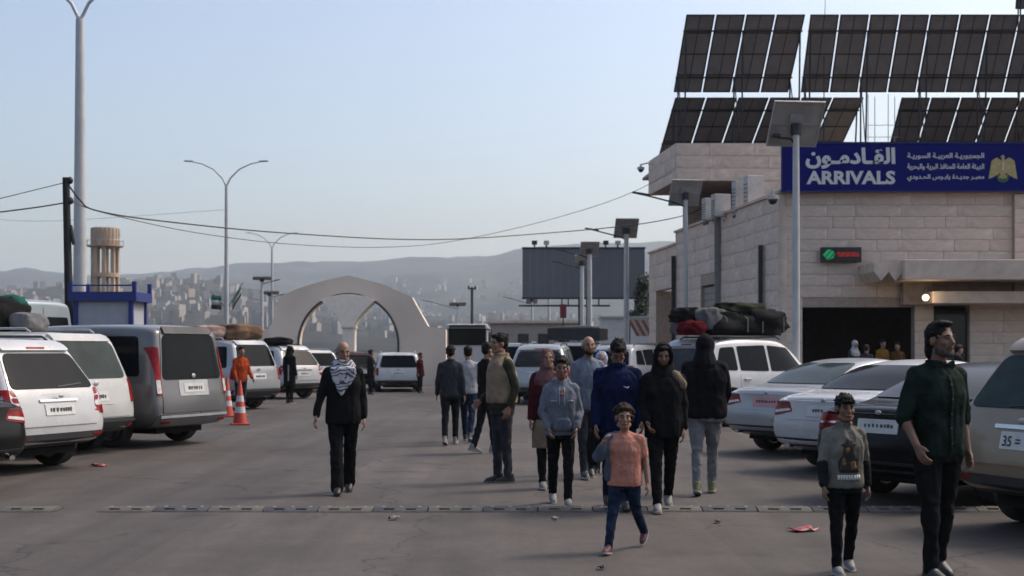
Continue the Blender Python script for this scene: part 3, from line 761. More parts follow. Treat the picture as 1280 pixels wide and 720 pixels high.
        for s in (1, -1): pt('reflector', [(s*.66, .42), (s*.82, .42), (s*.82, .45), (s*.66, .45)], 'rear', REDL, off=.028, rnd=.01)
        for ax, s in both:
            a = [(.42, 1.70), (1.7, 1.85), (3.2, 1.83)] if v else [(.5, 1.6), (1.6, 1.70), (3, 1.66)]
            t = 1.84 if v else 1.70
            pt('side_window', [(.40, zw-.04), (1.55, zw-.04), (1.55, t), (.5, t)], ax, glass, off=.008, rnd=.07)
            pt('side_window', [(1.65, zw-.05), (2.7, zw-.06), (2.7, t), (1.65, t)], ax, glass, off=.008, rnd=.05)
            e = 3.95 if v else 3.65
            pt('side_window', [(2.8, zw-.06), (e, zw-.08), (e-.55, t-.1), (2.8, t)], ax, glass, off=.008, rnd=.05)
            pt('sliding_door', [(1.6, .40), (2.72, .40), (2.72, 1.1), (1.6, 1.1)], ax, pm, off=.006)
            pt('door', [(2.78, .40), (3.55, .40), (3.6, 1.05), (2.78, 1.08)], ax, pm, off=.006)
            handle(2.0, 1.0, s); handle(2.98, .98, s); mirror(e-.35, 1.14, s)
            if not v: MB().tube([(.7, s*.68, 1.88), (.8, s*.68, 1.94), (2.7, s*.69, 1.945), (2.8, s*.68, 1.9)], .018, 8).build('roof_rail', STEEL, root, smooth=40)
        pt('windshield', [(-.68, 1.2 if v else 1.28), (.68, 1.2 if v else 1.28), (.66, zt-.09), (-.66, zt-.09)], 'front', glass, off=.01)
        front = (.60, .84)
    else:
        pt('rear_door', [(-.86, .6), (-.02, .6), (-.02, 2.5), (-.72, 2.5), (-.86, 1.3)], 'rear', pm, off=.01)
        pt('rear_door', [(.86, .6), (.02, .6), (.02, 2.5), (.72, 2.5), (.86, 1.3)], 'rear', pm, off=.01)
        for s in (1, -1): pt('rear_window', [(s*.8, 1.45), (s*.1, 1.45), (s*.1, 2.3), (s*.7, 2.3)], 'rear', rg, off=.02, rnd=.05)
        lights_rear([(.86, .9), (.94, .9), (.93, 1.3), (.86, 1.3)])
        p = platebox(.85); marks(p, .85)
        pt('bumper', [(-.95, .42), (.95, .42), (.95, .58), (-.95, .58)], 'rear', BLACKP, off=.02, rnd=.05)
        for ax, s in both:
            for x0 in (.3, 1.55, 2.8): pt('side_window', [(x0, 1.4), (x0+1.15, 1.4), (x0+1.15, 2.3), (x0, 2.3)], ax, glass, off=.008, rnd=.05)
            pt('side_window', [(4.05, 1.38), (5.2, 1.36), (4.7, 2.2), (4.05, 2.3)], ax, glass, off=.008, rnd=.05)
            pt('door', [(4.0, .5), (4.9, .5), (5.2, 1.3), (4.0, 1.32)], ax, pm, off=.006)
            handle(4.2, 1.2, s); mirror(5.0, 1.4, s)
        pt('windshield', [(-.7, 1.5), (.7, 1.5), (.68, 2.4), (-.68, 2.4)], 'front', glass, off=.01)
        front = (.66, .9)
    for s in (1, -1):
        pt('headlight', [(s*.42, front[0]), (s*.78, front[0]+.04), (s*.8, front[1]), (s*.44, front[1]-.04)], 'front', WHITEL, off=.01, rnd=.03)
    pt('grille', [(-.38, front[0]-.12), (.38, front[0]-.12), (.38, front[1]-.08), (-.38, front[1]-.08)], 'front', BLACKP, off=.01)
    root['bvh'] = kind
    return root
def car_bvh(kind): return get_body(kind)[1]

def bag(name, m, root_pos, dims, label, cat, rz=0., seed=0, group=None, lump=.25, strap=None):
    """soft bundle: squashed cube pushed about by noise, resting at root_pos"""
    mb = MB(); n = 14
    bm = bmesh.new(); bmesh.ops.create_cube(bm, size=1); bmesh.ops.subdivide_edges(bm, edges=bm.edges[:], cuts=9, use_grid_fill=True)
    for v in bm.verts:
        p = v.co.copy(); q = p.normalized()*.62; t = .55; r = p*(1-t)+q*t
        nn = noise.noise(p*2.6+Vector((seed, seed*.7, 0)))*lump*.6+noise.noise(p*6+Vector((seed, 0, 3)))*lump*.25
        r *= 1+nn
        v.co = (r.x*dims[0]*.95, r.y*dims[1]*.95, max(0, (r.z+.5))*dims[2])
    me = bpy.data.meshes.new(name); bm.to_mesh(me); bm.free(); shade(me)
    o = link(name, me, m); o.location = root_pos; o.rotation_euler = (0, 0, rz)
    tag(o, label, cat, group)
    if strap:
        s = MB(); w_, d_, h_ = dims
        for k in (-.22, .22):
            s.tube([(k*w_, -.5*d_, .06), (k*w_, -.5*d_, h_*.7), (k*w_, -.3*d_, h_*.99), (k*w_, .3*d_, h_*1.0), (k*w_, .5*d_, h_*.7), (k*w_, .5*d_, .06)], .014, 6)
        s.build('strap', strap, o)
    return o
# ------------------------------------------------------------------ people
# local frame: +y is the way the person faces, +x the person's right, z up, origin on the ground below the pelvis
SKIN = mat('skin', (.235, .125, .082), .55, var=.12, scale=14, bump=.15, bscale=90)
SKIND = mat('skin_tanned', (.17, .088, .056), .55, var=.14, scale=14, bump=.15, bscale=90)
HAIRB = mat('hair_black', (.012, .010, .009), .6, var=.4, scale=60, bump=.5, bscale=120, spec=.12)
HAIRG = mat('hair_grey', (.07, .062, .057), .7, var=.5, scale=60, bump=.6, bscale=120, spec=.1)
HAIRBR = mat('hair_brown', (.028, .016, .011), .65, var=.4, scale=50, bump=.5, bscale=110, spec=.12)
EYEW = mat('eye_white', (.10, .08, .07), .3, var=.05); EYED = mat('eye_dark', (.012, .009, .008), .2, var=.1)
LIP = mat('lips', (.22, .075, .06), .5, var=.1)
SOLE = mat('shoe_sole', (.42, .41, .4), .8, var=.2, dirt=(DUST, .5))

def rx(v, a, c=Vector((0, 0, 0))):
    return Matrix.Rotation(a, 3, 'X') @ (v-c)+c
R_ = math.radians

def person(px, fy, H, yaw, label, top, legs=(0, 0, 0, 0), arms=((0, 8, 12, 6), (0, 8, 12, 6)), group=None, lean=0, nod=0, turn=0,
           girth=1., pants=None, pflare=0., shoes=None, sole=SOLE, hair='short', hairm=HAIRB, beard=None, skin=SKIN, head=1.01, stance=0., vox=.011, topm=None,
           hem=.84, sleeve='long', hood=None, extra=None, D=None, skirt=None, fist=.5, face=True, ptop=None, loose=1., cat='person', cuff=None):
    D = D or gd(fy); root = empty('person', (gx(px, D), D, 0), math.pi+R_(yaw), label, cat, group)
    s = H/(1.515+.255*head); V = Vector
    # ---- skeleton (before scaling by s)
    hipz = .92; th, sh = .43, .42
    J = {}
    for sd, (a, k) in ((1, legs[:2]), (-1, legs[2:4])):
        hp = V((sd*.092, 0, hipz)); ab = (stance-.012)*sd
        kn = hp+V((ab, math.sin(R_(a))*th, -math.cos(R_(a))*th)); b = a-k
        an = kn+V((ab, math.sin(R_(b))*sh, -math.cos(R_(b))*sh))
        pit = R_(min(0, b)*.75 if b < -8 else (max(0, b-8)*.8))      # heel lifts behind, toe lifts in front
        fw = V((0, math.cos(pit), math.sin(pit))); dn = V((0, math.sin(pit), -math.cos(pit)))
        J[sd] = (hp, kn, an, fw, dn)
    low = min(min((J[q][2]+J[q][4]*.08+J[q][3]*t).z for t in (-.06, .17)) for q in (1, -1))
    dz = -low
    def up(v): return v+V((0, 0, dz))
    for q in (1, -1): J[q] = (up(J[q][0]), up(J[q][1]), up(J[q][2]), J[q][3], J[q][4])
    pel = V((0, 0, hipz+dz)); LA = R_(-lean)
    def T(x, y, z): return rx(V((x, y, z))+V((0, 0, dz)), LA, pel)      # torso point
    TM = Matrix.Translation(pel) @ Matrix.Rotation(LA, 4, 'X') @ Matrix.Translation(-pel) @ Matrix.Translation((0, 0, dz))
    A = {}
    for sd, (sw, ab, el, ab2) in ((1, arms[0]), (-1, arms[1])):
        S = T(sd*.158*girth**.6, -.01, 1.395)
        def dr(a, b): a, b = R_(a), R_(b); return V((sd*math.sin(b), math.sin(a)*math.cos(b), -math.cos(a)*math.cos(b)))
        E = S+dr(sw, ab)*.285; d2 = dr(sw+el, ab2); W = E+d2*.25
        A[sd] = (S, E, W, d2)
    hs = head; hc = T(0, .035, 1.50)+V((0, 0, .135*hs))       # head centre
    HM = Matrix.Translation(hc) @ Matrix.Rotation(R_(turn), 4, 'Z') @ Matrix.Rotation(R_(-nod), 4, 'X') @ Matrix.Scale(hs, 4)
    # ---- body: one continuous surface
    b = MB(); g = girth
    b.rings([(0, 0, .84, .10, .075), (0, 0, .95, .13*g, .09*g), (0, .0, 1.10, .115*g, .085*g), (0, .005, 1.28, .14*g, .095*g), (0, -.005, 1.40, .15, .085), (0, -.01, 1.46, .08, .06)], M=TM)
    b.cap(T(0, -.005, 1.40), hc+V((0, -.02, -.06)), .058, .052)
    for q in (1, -1):
        hp, kn, an, fw, dn = J[q]
        b.cap(hp, kn, .07*g, .05); b.cap(kn, an, .047, .034); b.cap(an+dn*.03, an+dn*.05+fw*.08, .03, .02)
        S, E, W, d2 = A[q]
        b.cap(T(q*.10, -.01, 1.41), S, .055, .052); b.cap(S, E, .047*g**.5, .038); b.cap(E, W, .038, .026)
        # hand: palm, four unequal bent fingers, thumb from the side of the palm
        side = V((1, 0, 0)) if abs(d2.x) < .8 else V((0, 1, 0))
        fwd = (V((0, 1, 0))-d2*d2.y); fwd = fwd.normalized() if fwd.length > .2 else V((0, 0, 1))
        inn = d2.cross(fwd).normalized(); inn = inn if inn.x*q < 0 else -inn      # towards the body
        pc = W+d2*.05
        for k in range(3): b.cap(W+d2*.012+fwd*(k-1)*.016, W+d2*.085+fwd*(k-1)*.024, .016, .015)
        for k, ln in enumerate((.062, .076, .082, .072)):
            o = (k-1.5)*.0205; p0 = W+d2*.088+fwd*o
            c1 = fist*.6+.06*k*0; dA = (d2*math.cos(c1)+inn*math.sin(c1)); p1 = p0+dA*ln*.52
            c2 = fist*1.8; dB = (d2*math.cos(c2)+inn*math.sin(c2)); p2 = p1+dB*ln*.5
            b.cap(p0, p1, .0098, .009, 8); b.cap(p1, p2, .009, .0075, 8)
        p0 = W+d2*.03+fwd*.030; p1 = p0+(d2*.75+fwd*.5+inn*.35).normalized()*.038; p2 = p1+(d2*.9+fwd*.1+inn*.4).normalized()*.03
        b.cap(p0, p1, .012, .0105, 8); b.cap(p1, p2, .0105, .008, 8)
    # head: cranium, jaw, cheeks, brow, nose, ears, chin, lips
    b.ell((0, -.012, .03), (.074, .094, .088), HM); b.ell((0, .022, -.035), (.058, .068, .082), HM)
    b.ell((0, .05, -.088), (.03, .034, .026), HM); b.ell((0, .062, .022), (.056, .026, .018), HM)
    for q in (1, -1):
        b.ell((q*.036, .058, -.022), (.026, .024, .026), HM); b.ell((q*.077, -.008, -.008), (.010, .022, .034), HM)
        b.cap(HM @ V((q*.052, .01, -.07)), HM @ V((q*.02, .052, -.092)), .022*hs, .022*hs)
    b.cap(HM @ V((0, .084, .016)), HM @ V((0, .104, -.026)), .010*hs, .0145*hs)
    b.ell((0, .083, -.058), (.024, .010, .012), HM)
    me = remesh(b, min(vox, .0085) if vox < .012 else vox, 2)
    body = link('body', me, skin, root)
    hm4 = HM
    if face:
        for q in (1, -1):
            MB().ell((q*.031, .0815, .004), (.0115, .006, .0048), hm4, 10, 6).build('eye', EYEW, root, smooth=True)
            MB().ell((q*.031, .0868, .004), (.0066, .004, .0056), hm4, 8, 6).build('iris', EYED, root, smooth=True)
            MB().tube([(q*.012, .092, .024), (q*.03, .091, .030), (q*.052, .078, .024)], [.004, .0055, .003], 6, hm4).build('eyebrow', hairm if hairm is not HAIRG else HAIRB, root, smooth=True)
        MB().tube([(-.024, .084, -.060), (-.008, .0925, -.056), (.008, .0925, -.056), (.024, .084, -.060)], [.003, .0062, .0062, .003], 6, hm4).build('mouth', LIP, root, smooth=True)
    # ---- garments
    seed = px*.013
    if topm:
        c = MB(); l = loose
        hz = hem
        rr = [(0, .0, hz, .172*g*l, .125*g*l), (0, 0, hz+.05, .176*g*l, .128*g*l), (0, .005, 1.0, .168*g*l, .122*g*l), (0, .008, 1.12, .162*g*l, .12*g*l), (0, .01, 1.27, .176*g*l, .126*g*l),
              (0, 0, 1.37, .160*g*l, .113*g*l), (0, -.005, 1.43, .118*g, .09*g), (0, -.01, 1.475, .078, .07), (0, -.01, 1.50, .07, .066)]
        c.rings([r for r in rr if r[2] >= hz], M=TM)
        for q in (1, -1):
            S, E, W, d2 = A[q]
            c.cap(T(q*.06, -.01, 1.44), S, .05, .060*g**.5*l)
            if sleeve == 'long': c.cap(S, E, .063*g**.4*l, .052*l); c.cap(E, E+(W-E)*.93, .052*l, .041*l)
            elif sleeve == 'elbow': c.cap(S, E+(W-E)*.1, .064*g**.4*l, .06*l)
            elif sleeve == 'short': c.cap(S, S+(E-S)*.62, .072*g**.4*l, .066*l)
        if skirt:
            c.rings([(0, 0, skirt, .25, .20), (0, 0, .6, .215, .17), (0, 0, hz+.05, .172*g*l, .13*g*l)], M=Matrix.Translation((0, 0, dz)))
        if hood == 'down':
            for k in range(7):
                a = math.pi*k/6; c.ell(tuple(V((math.cos(a)*.088, -.035-math.sin(a)*.055, 1.475+math.sin(a)*.02))), (.042, .042, .036), TM, 10, 6)
        if hood == 'collar':
            for k in range(12):
                a = 2*math.pi*k/12; c.ell((math.cos(a)*.066, -.005+math.sin(a)*.062, 1.50), (.022, .022, .03), TM, 8, 5)
        tm = remesh(c, vox+.001, 2, .0085 if sleeve == 'long' else .0055, 12, seed, .42)
        to = link(top, tm, topm, root)
        if hood == 'up':
            h = MB(); h.ell((0, -.034, .012), (.103, .112, .132), hm4); h.cap(hm4 @ V((0, -.05, -.07)), T(0, -.03, 1.43), .105*hs, .145)
            h.tube([(math.cos(a)*.088, .048-.02*math.sin(a), .005+math.sin(a)*.118) for a in [math.pi*(-.24+1.48*k/16) for k in range(17)]], .021, 8, hm4)
            link('hood', remesh(h, vox, 3, .004, 12, seed), topm, to)
    if pants:
        c = MB()
        c.rings([(0, 0, hipz-.12, .155*g, .112*g), (0, 0, hipz-.04, .168*g, .12*g), (0, 0, hipz+.08, .158*g, .112*g), (0, 0, hipz+.14, .15*g, .106*g)], M=Matrix.Translation((0, 0, dz)))
        for q in (1, -1):
            hp, kn, an, fw, dn = J[q]
            c.cap(hp+V((-q*.006, 0, -.03)), kn, .094*g, .064+pflare*.25); c.cap(kn, kn+(an-kn)*.5, .066+pflare*.25, .057+pflare*.6); c.cap(kn+(an-kn)*.5, an+dn*.015, .057+pflare*.6, .048+pflare)
        pm_ = remesh(c, vox+.001, 2, .008, 13, seed+4, .7)
        link('trousers', pm_, pants, root)
    for q in (1, -1):
        hp, kn, an, fw, dn = J[q]; c = MB(); r = V((1, 0, 0))
        M = Matrix(((1, fw.x, -dn.x), (0, fw.y, -dn.y), (0, fw.z, -dn.z))).to_4x4(); M.translation = an
        c.rings([(0, .045, -.079, .040, .125), (0, .045, -.06, .046, .134), (0, .035, -.03, .044, .115), (0, -.012, .005, .040, .058), (0, -.018, .035, .040, .052)], 16, M)
        sm = remesh(c, .012, 2); so = link('shoe', sm, shoes or BLACKP, root)
        k = MB(); k.rings([(0, .047, -.083, .043, .132), (0, .047, -.062, .047, .138)], 18, M); k.build('sole', sole, so)
    # ---- hair
    if hair == 'short' or hair == 'swept' or hair == 'curly' or hair == 'bald' or hair == 'fringe' or hair == 'long':
        h = MB()
        if hair == 'bald':
            for q in (1, -1): h.ell((q*.058, -.045, .005), (.022, .05, .036), hm4)
            h.ell((0, -.085, .0), (.055, .025, .036), hm4)
        else:
            h.ell((0, -.022, .044), (.083, .098, .086), hm4); h.ell((0, -.052, .0), (.074, .064, .07), hm4)
            if hair in ('short', 'fringe', 'curly'): h.ell((0, .045, .092), (.058, .042, .026), hm4)
            if hair == 'fringe':
                for k in range(5): h.ell(((k-2)*.022, .078, .062), (.016, .018, .024), hm4, 8, 6)
            if hair == 'swept': h.ell((0, .03, .112), (.07, .055, .022), hm4); h.ell((0, -.075, -.06), (.065, .045, .08), hm4)
            if hair == 'curly':
                rr = random.Random(3)
                for k in range(60):
                    a, e = rr.uniform(0, 6.28), rr.uniform(-.5, 1.5)
                    d = V((math.cos(a)*math.cos(e), math.sin(a)*math.cos(e)-.22, math.sin(e)))
                    if d.y > .35 and d.z < .62: continue
                    h.ell(tuple(V((0, -.012, .02))+V((d.x*.098, d.y*.105, d.z*.105))), (.026, .026, .026), hm4, 8, 5)
        if hair in ('short', 'fringe', 'swept'):
            rr = random.Random(int(px))
            for k in range(46):
                a, e = rr.uniform(0, 6.28), rr.uniform(.0, 1.5); d = V((math.cos(a)*math.cos(e), math.sin(a)*math.cos(e), math.sin(e)))
                if d.y > .45 and d.z < .75: continue
                p0 = hm4 @ V((d.x*.080, -.018+d.y*.092, .042+d.z*.082)); p1 = hm4 @ V((d.x*.088+rr.uniform(-.02, .02), -.018+d.y*.100+rr.uniform(-.02, .012), .044+d.z*.092+rr.uniform(-.01, .012)))
                h.cap(p0, p1, .013*hs, .005*hs, 6)
        link('hair', remesh(h, .008 if vox < .014 else .012, 1, .005, 40, seed, 1), hairm, root)
    if hair in ('hijab',):
        h = MB(); h.ell((0, -.022, .018), (.092, .104, .112), hm4); h.cap(hm4 @ V((0, -.02, -.09)), T(0, -.005, 1.42), .085*hs, .13); h.ell((0, .02, -.115), (.07, .062, .04), hm4)
        h.rings([(0, 0, 1.26, .16, .13), (0, 0, 1.36, .19, .135), (0, 0, 1.45, .15, .11), (0, 0, 1.5, .08, .08)], M=TM)
        link('headscarf', remesh(h, vox, 3, .006, 11, seed), hairm, root)
    if beard:
        h = MB()
        for k in range(9):
            a = math.pi*k/8; h.ell((math.cos(a)*.060, .012+math.sin(a)*.058, -.068-math.sin(a)*.024), (.017, .018, .028), hm4, 8, 5)
        h.ell((0, .066, -.098), (.032, .024, .024), hm4)
        for q in (1, -1): h.cap(hm4 @ V((q*.008, .098, -.043)), hm4 @ V((q*.03, .084, -.058)), .0065*hs, .006*hs, 8)
        link('beard', remesh(h, .008, 1, .003, 40, seed, 1), beard, root)
    root.scale = (s, s, s)
    ctx = dict(root=root, T=T, TM=TM, HM=hm4, A=A, J=J, dz=dz, seed=seed, vox=vox)
    if topm: ctx['top'] = to
    if extra: extra(ctx)
    return root

def on_garment(ctx, name, poly, m, axis='front', off=.006, rnd=.01, cell=.04, target='top'):
    """flat print or trim laid on the front (+y) or back of a garment; poly in local (x, z) at unit scale"""
    o = ctx[target]; bm = bmesh.new(); bm.from_mesh(o.data); bv = BVHTree.FromBMesh(bm); bm.free()
    poly = fillet(poly, rnd, 2); b = bmesh.new(); b.faces.new([b.verts.new((p[0], p[1], 0)) for p in poly])
    xs = [p[0] for p in poly]; ys = [p[1] for p in poly]
    for lo, hi, n in ((min(xs), max(xs), (1, 0, 0)), (min(ys), max(ys), (0, 1, 0))):
        k = int((hi-lo)/cell)
        for i in range(1, k+1): bmesh.ops.bisect_plane(b, geom=b.verts[:]+b.edges[:]+b.faces[:], plane_co=Vector(n)*(lo+(hi-lo)*i/(k+1)), plane_no=n)
    sg = 1 if axis == 'front' else -1
    for v in b.verts:
        l, n, _, _ = bv.ray_cast(Vector((v.co.x, 2*sg, v.co.y)), Vector((0, -sg, 0)))
        if l is None: l, n, _, _ = bv.find_nearest(Vector((v.co.x, .1*sg, v.co.y)))
        v.co = l+Vector((0, sg*off, 0))
    me = bpy.data.meshes.new(name); b.to_mesh(me); b.free(); shade(me)
    q = link(name, me, m, ctx['top'])
    sd = q.modifiers.new('t', 'SOLIDIFY'); sd.thickness = .004
    return q
# ------------------------------------------------------------------ long blue sign
BLUE = mat('sign_blue', (.003, .007, .13), .6, var=.1, scale=2, spec=.1)
SWHITE = mat('sign_white', (.62, .62, .60), .5, var=.06)
GOLD = mat('emblem_gold', (.42, .34, .13), .5, var=.2, scale=9); GREEN = mat('emblem_green', (.04, .16, .05), .5, var=.2)
SD = 39.62; sx0, sx1, sz0, sz1 = gx(977, SD), gx(1296, SD), gz(240, SD), gz(177.5, SD)
sign = empty('arrivals_sign', ((sx0+sx1)/2, SD, sz0), 0, 'long blue sign reading ARRIVALS with Arabic lettering and golden eagle emblem', 'sign')
SX = (sx0+sx1)/2
def S(px): return gx(px, SD)-SX
def SZ(py): return gz(py, SD)-sz0
MB().box((0, .06, (sz1-sz0)/2), (sx1-sx0, .12, sz1-sz0)).build('sign_board', BLUE, sign, bevel=.012)
fr = MB()
for z in (.02, sz1-sz0-.02): fr.box((0, -.005, z), (sx1-sx0+.03, .05, .04))
for x in (-(sx1-sx0)/2, (sx1-sx0)/2): fr.box((x, -.006, (sz1-sz0)/2), (.04, .05, sz1-sz0+.03))
fr.build('sign_frame', mat('sign_edge', (.01, .015, .10), .5), sign)
FORMS = {'ا': (0xFE8D, 0xFE8E), 'ب': (0xFE8F, 0xFE90, 0xFE91, 0xFE92), 'ة': (0xFE93, 0xFE94), 'ج': (0xFE9D, 0xFE9E, 0xFE9F, 0xFEA0), 'ح': (0xFEA1, 0xFEA2, 0xFEA3, 0xFEA4),
         'د': (0xFEA9, 0xFEAA), 'ذ': (0xFEAB, 0xFEAC), 'ر': (0xFEAD, 0xFEAE), 'س': (0xFEB1, 0xFEB2, 0xFEB3, 0xFEB4), 'ع': (0xFEC9, 0xFECA, 0xFECB, 0xFECC), 'ف': (0xFED1, 0xFED2, 0xFED3, 0xFED4),
         'ق': (0xFED5, 0xFED6, 0xFED7, 0xFED8), 'ل': (0xFEDD, 0xFEDE, 0xFEDF, 0xFEE0), 'م': (0xFEE1, 0xFEE2, 0xFEE3, 0xFEE4), 'ن': (0xFEE5, 0xFEE6, 0xFEE7, 0xFEE8), 'ه': (0xFEE9, 0xFEEA, 0xFEEB, 0xFEEC),
         'و': (0xFEED, 0xFEEE), 'ي': (0xFEF1, 0xFEF2, 0xFEF3, 0xFEF4), 'ئ': (0xFE89, 0xFE8A, 0xFE8B, 0xFE8C), 'ـ': (0x640, 0x640, 0x640, 0x640)}
def shape(txt):
    out = []
    for w_ in txt.split(' '):
        o = ''
        for i, c in enumerate(w_):
            pj = i > 0 and len(FORMS[w_[i-1]]) == 4; nj = len(FORMS[c]) == 4 and i < len(w_)-1
            f = FORMS[c]; k = (3 if nj else 1) if pj else (2 if nj else 0)
            o += chr(f[k])
        out.append(o)
    return ' '.join(out)[::-1]
def spread(me, step=.0007):
    """letters overlap where they join: give every island its own tiny depth"""
    bm = bmesh.new(); bm.from_mesh(me); seen = set(); k = 0
    for v in bm.verts:
        if v in seen: continue
        st = [v]; isl = []
        while st:
            q = st.pop()
            if q in seen: continue
            seen.add(q); isl.append(q); st += [e.other_vert(q) for e in q.link_edges]
        for q in isl: q.co.y -= step*(k % 3)
        k += 1
    bm.to_mesh(me); bm.free(); return me
def word(name, txt, x0, x1, y0, y1, bold=.03, m=SWHITE, parent=sign, ar=False, sp=1.):
    me = text_mesh(shape(txt) if ar else txt, 1, .02, bold, sp); fit_mesh(me, S(x0), S(x1), SZ(y1), SZ(y0), -.004, .012); spread(me)
    return link(name, me, m, parent)
word('arabic_word', 'القـادمـون', 1007, 1119, 184.5, 211, .038, ar=True)
word('arrivals_word', 'ARRIVALS', 1008, 1119, 213.5, 230.5, .036)
for k, (t, x0) in enumerate((('الجمهوريـة العربيـة السوريـة', 1134), ('الهيئة العامة للمنافذ البرية والبحرية', 1134), ('معبـر جديـدة يابـوس الحـدودي', 1134))):
    word('arabic_line', t, x0, 1230, (191, 204.5, 218)[k], (199.5, 213, 226.5)[k], .022, ar=True)
em = empty('emblem', (S(1253.5), -.004, SZ(210)), 0); em.parent = sign
e = MB()
for s in (1, -1):
    for k in range(5):      # wing feathers
        a = .10+k*.055; w0 = .05
        e.prism([(s*(.06+k*.062), .34-.045*abs(k-2.2)), (s*(.06+(k+.86)*.062), .34-.045*abs(k-1.4)), (s*(.10+(k+.9)*.072), -.12-.07*k+.05*(k > 3)), (s*(.07+k*.072), -.22-.02*k)], -.012-.001*k, 0, 'y')
    e.prism([(s*.05, -.22), (s*.14, -.24), (s*.10, -.34), (s*.03, -.3)], -.011, 0, 'y')
e.prism([(-.055, .24), (.055, .24), (.075, -.05), (.05, -.30), (0, -.36), (-.05, -.30), (-.075, -.05)], -.016, 0, 'y')
e.prism([(-.05, .24), (.05, .24), (.045, .36), (.0, .42), (-.04, .39), (-.085, .34), (-.04, .32)], -.02, 0, 'y')
e.build('eagle', GOLD, em)
g_ = MB()
for k in range(3):
    x = (k-1)*.09; g_.prism([(x+.05*(1 if i % 2 == 0 else .42)*math.sin(i*math.pi/5), -.36-.02*(k == 1)+.05*(1 if i % 2 == 0 else .42)*math.cos(i*math.pi/5)) for i in range(10)], -.024-.001*k, -.002, 'y')
g_.prism([(-.20, -.28), (.20, -.28), (.14, -.42), (0, -.46), (-.14, -.42)], -.008, 0, 'y')
g_.build('green_shield', GREEN, em)
MB().box((0, -.022, .06), (.07, .01, .26)).build('breast_shield', mat('emblem_pale', (.5, .48, .42), .5), em)
em.scale = (.98, 1, .98)
lg = None
for px_ in (990, 1060, 1130, 1200, 1270): MB().box((S(px_), .32, .5), (.07, .3, .8)).build('sign_support', DARKMETAL, sign)

# ------------------------------------------------------------------ solar arrays on the roof
PVB = mat('panel_backsheet', (.135, .13, .135), .55, var=.2, scale=2); PVF = mat('panel_frame', (.016, .016, .018), .5, .3, var=.1)
def pv_array(label, pxs, yt, yb, Dt, xb_shift, Db, n, w_px):
    """n panels; first panel's top-left corner at (pxs, yt) at distance Dt, bottom edge farther away"""
    X0, Z0 = gx(pxs, Dt), gz(yt, Dt); X1, Z1 = gx(xb_shift, Db), gz(yb, Db); w_ = w_px*Dt/F
    root = empty('solar_array', (X0+n*w_/2, (Dt+Db)/2, UZ1-.28), 0, label, 'solar panels')
    o = Vector(root.location); top = Vector((X0, Dt, Z0))-o; bot = Vector((X1, Db, Z1))-o; d = bot-top; L_ = d.length; d.normalize(); nn = Vector((1, 0, 0)).cross(d).normalized()
    M = Matrix(((1, d.x, nn.x, top.x), (0, d.y, nn.y, top.y), (0, d.z, nn.z, top.z), (0, 0, 0, 1)))
    sg = 1 if nn.y < 0 else -1          # side of the sheet that faces the road
    M0 = M.copy(); M0.translation = (0, 0, 0); hw = w_*.945/2
    pm = MB().box((0, 0, 0), (2*hw, L_, .03), M0).mesh('panel'); pm.materials.append(PVB)
    fm = MB()
    for s in (-1, 1): fm.box((s*(hw-.025), 0, sg*.022), (.05, L_, .035), M0); fm.box((0, s*(L_/2-.025), sg*.021), (2*hw-.1, .05, .033), M0)
    for q in (-.27, 0, .27): fm.box((0, q*L_, sg*.019), (2*hw-.1, .045, .02), M0)
    fm.box((0, 0, sg*.018), (.03, L_-.1, .014), M0)
    fmm = fm.mesh('frame'); fmm.materials.append(PVF)
    for k in range(n):
        p = bpy.data.objects.new('panel', pm); COL.objects.link(p); p.parent = root; p.location = M @ Vector(((k+.5)*w_, L_/2, 0))
        f = bpy.data.objects.new('frame', fmm); COL.objects.link(f); f.parent = p
    for t_ in (.2, .8):
        MB().box((n*w_/2, t_*L_, sg*.065), (n*w_, .05, .05), M).build('rail', DARKMETAL, root)
    lg = []
    for k in range(0, n+1, 2):
        x = min(n*w_-.1, max(.1, k*w_)); a = M @ Vector((x, .2*L_, sg*.07)); b = M @ Vector((x, .8*L_, sg*.07))
        MB().tube([a, (a.x, a.y+.3, 0)], .035, 6).tube([b, (b.x, b.y, 0)], .035, 6).tube([(a.x, a.y+.3, .2), tuple(b)], .022, 6).build('leg', DARKMETAL, root)
    return root
pv_array('upper short group of four tilted solar panels above the blue sign', 857, 18, 115, 50, 841, 51.9, 4, 37.6)
pv_array('upper long row of tilted solar panels beside the group of four', 1012, 18, 115, 50.0, 1000, 51.9, 9, 37.6)
pv_array('lower solar panel row that overhangs the roof corner', 843, 122, 192, 52, 823, 54.9, 6, 39.6)
pv_array('lower solar panel row standing behind the emblem end of the sign', 1126, 122, 192, 52, 1108, 54.9, 6, 37.5)
pv_array('topmost solar panels standing behind the long upper row', 1274, -60, 11, 53.2, 1268, 54.8, 3, 37.5)
sc = empty('pipe_scaffold', (gx(1104, 53.5), 53.5, UZ1-.28), 0, 'thin pipe frame in the gap between the lower solar panels', 'scaffold')
h_ = gz(118, 53.5)-(UZ1-.28)
for k in range(4): MB().tube([((k-1.5)*.42, (k % 2)*.5, 0), ((k-1.5)*.42, (k % 2)*.5, h_)], .018, 6).build('upright', STEEL, sc)
for z in (.5, 1.1, 1.6): MB().tube([(-.75, 0, z), (.75, .0, z)], .015, 6).build('crossbar', STEEL, sc)
an = MB().tube([(0, 0, 0), (0, 0, 4.6), (.06, 0, 6.4)], [.025, .018, .008], 6).build('antenna_mast', DARKMETAL); an.location = (gx(1030, 51), 51, UZ1-.28); tag(an, 'thin dark antenna mast rising above the upper solar panels', 'antenna')

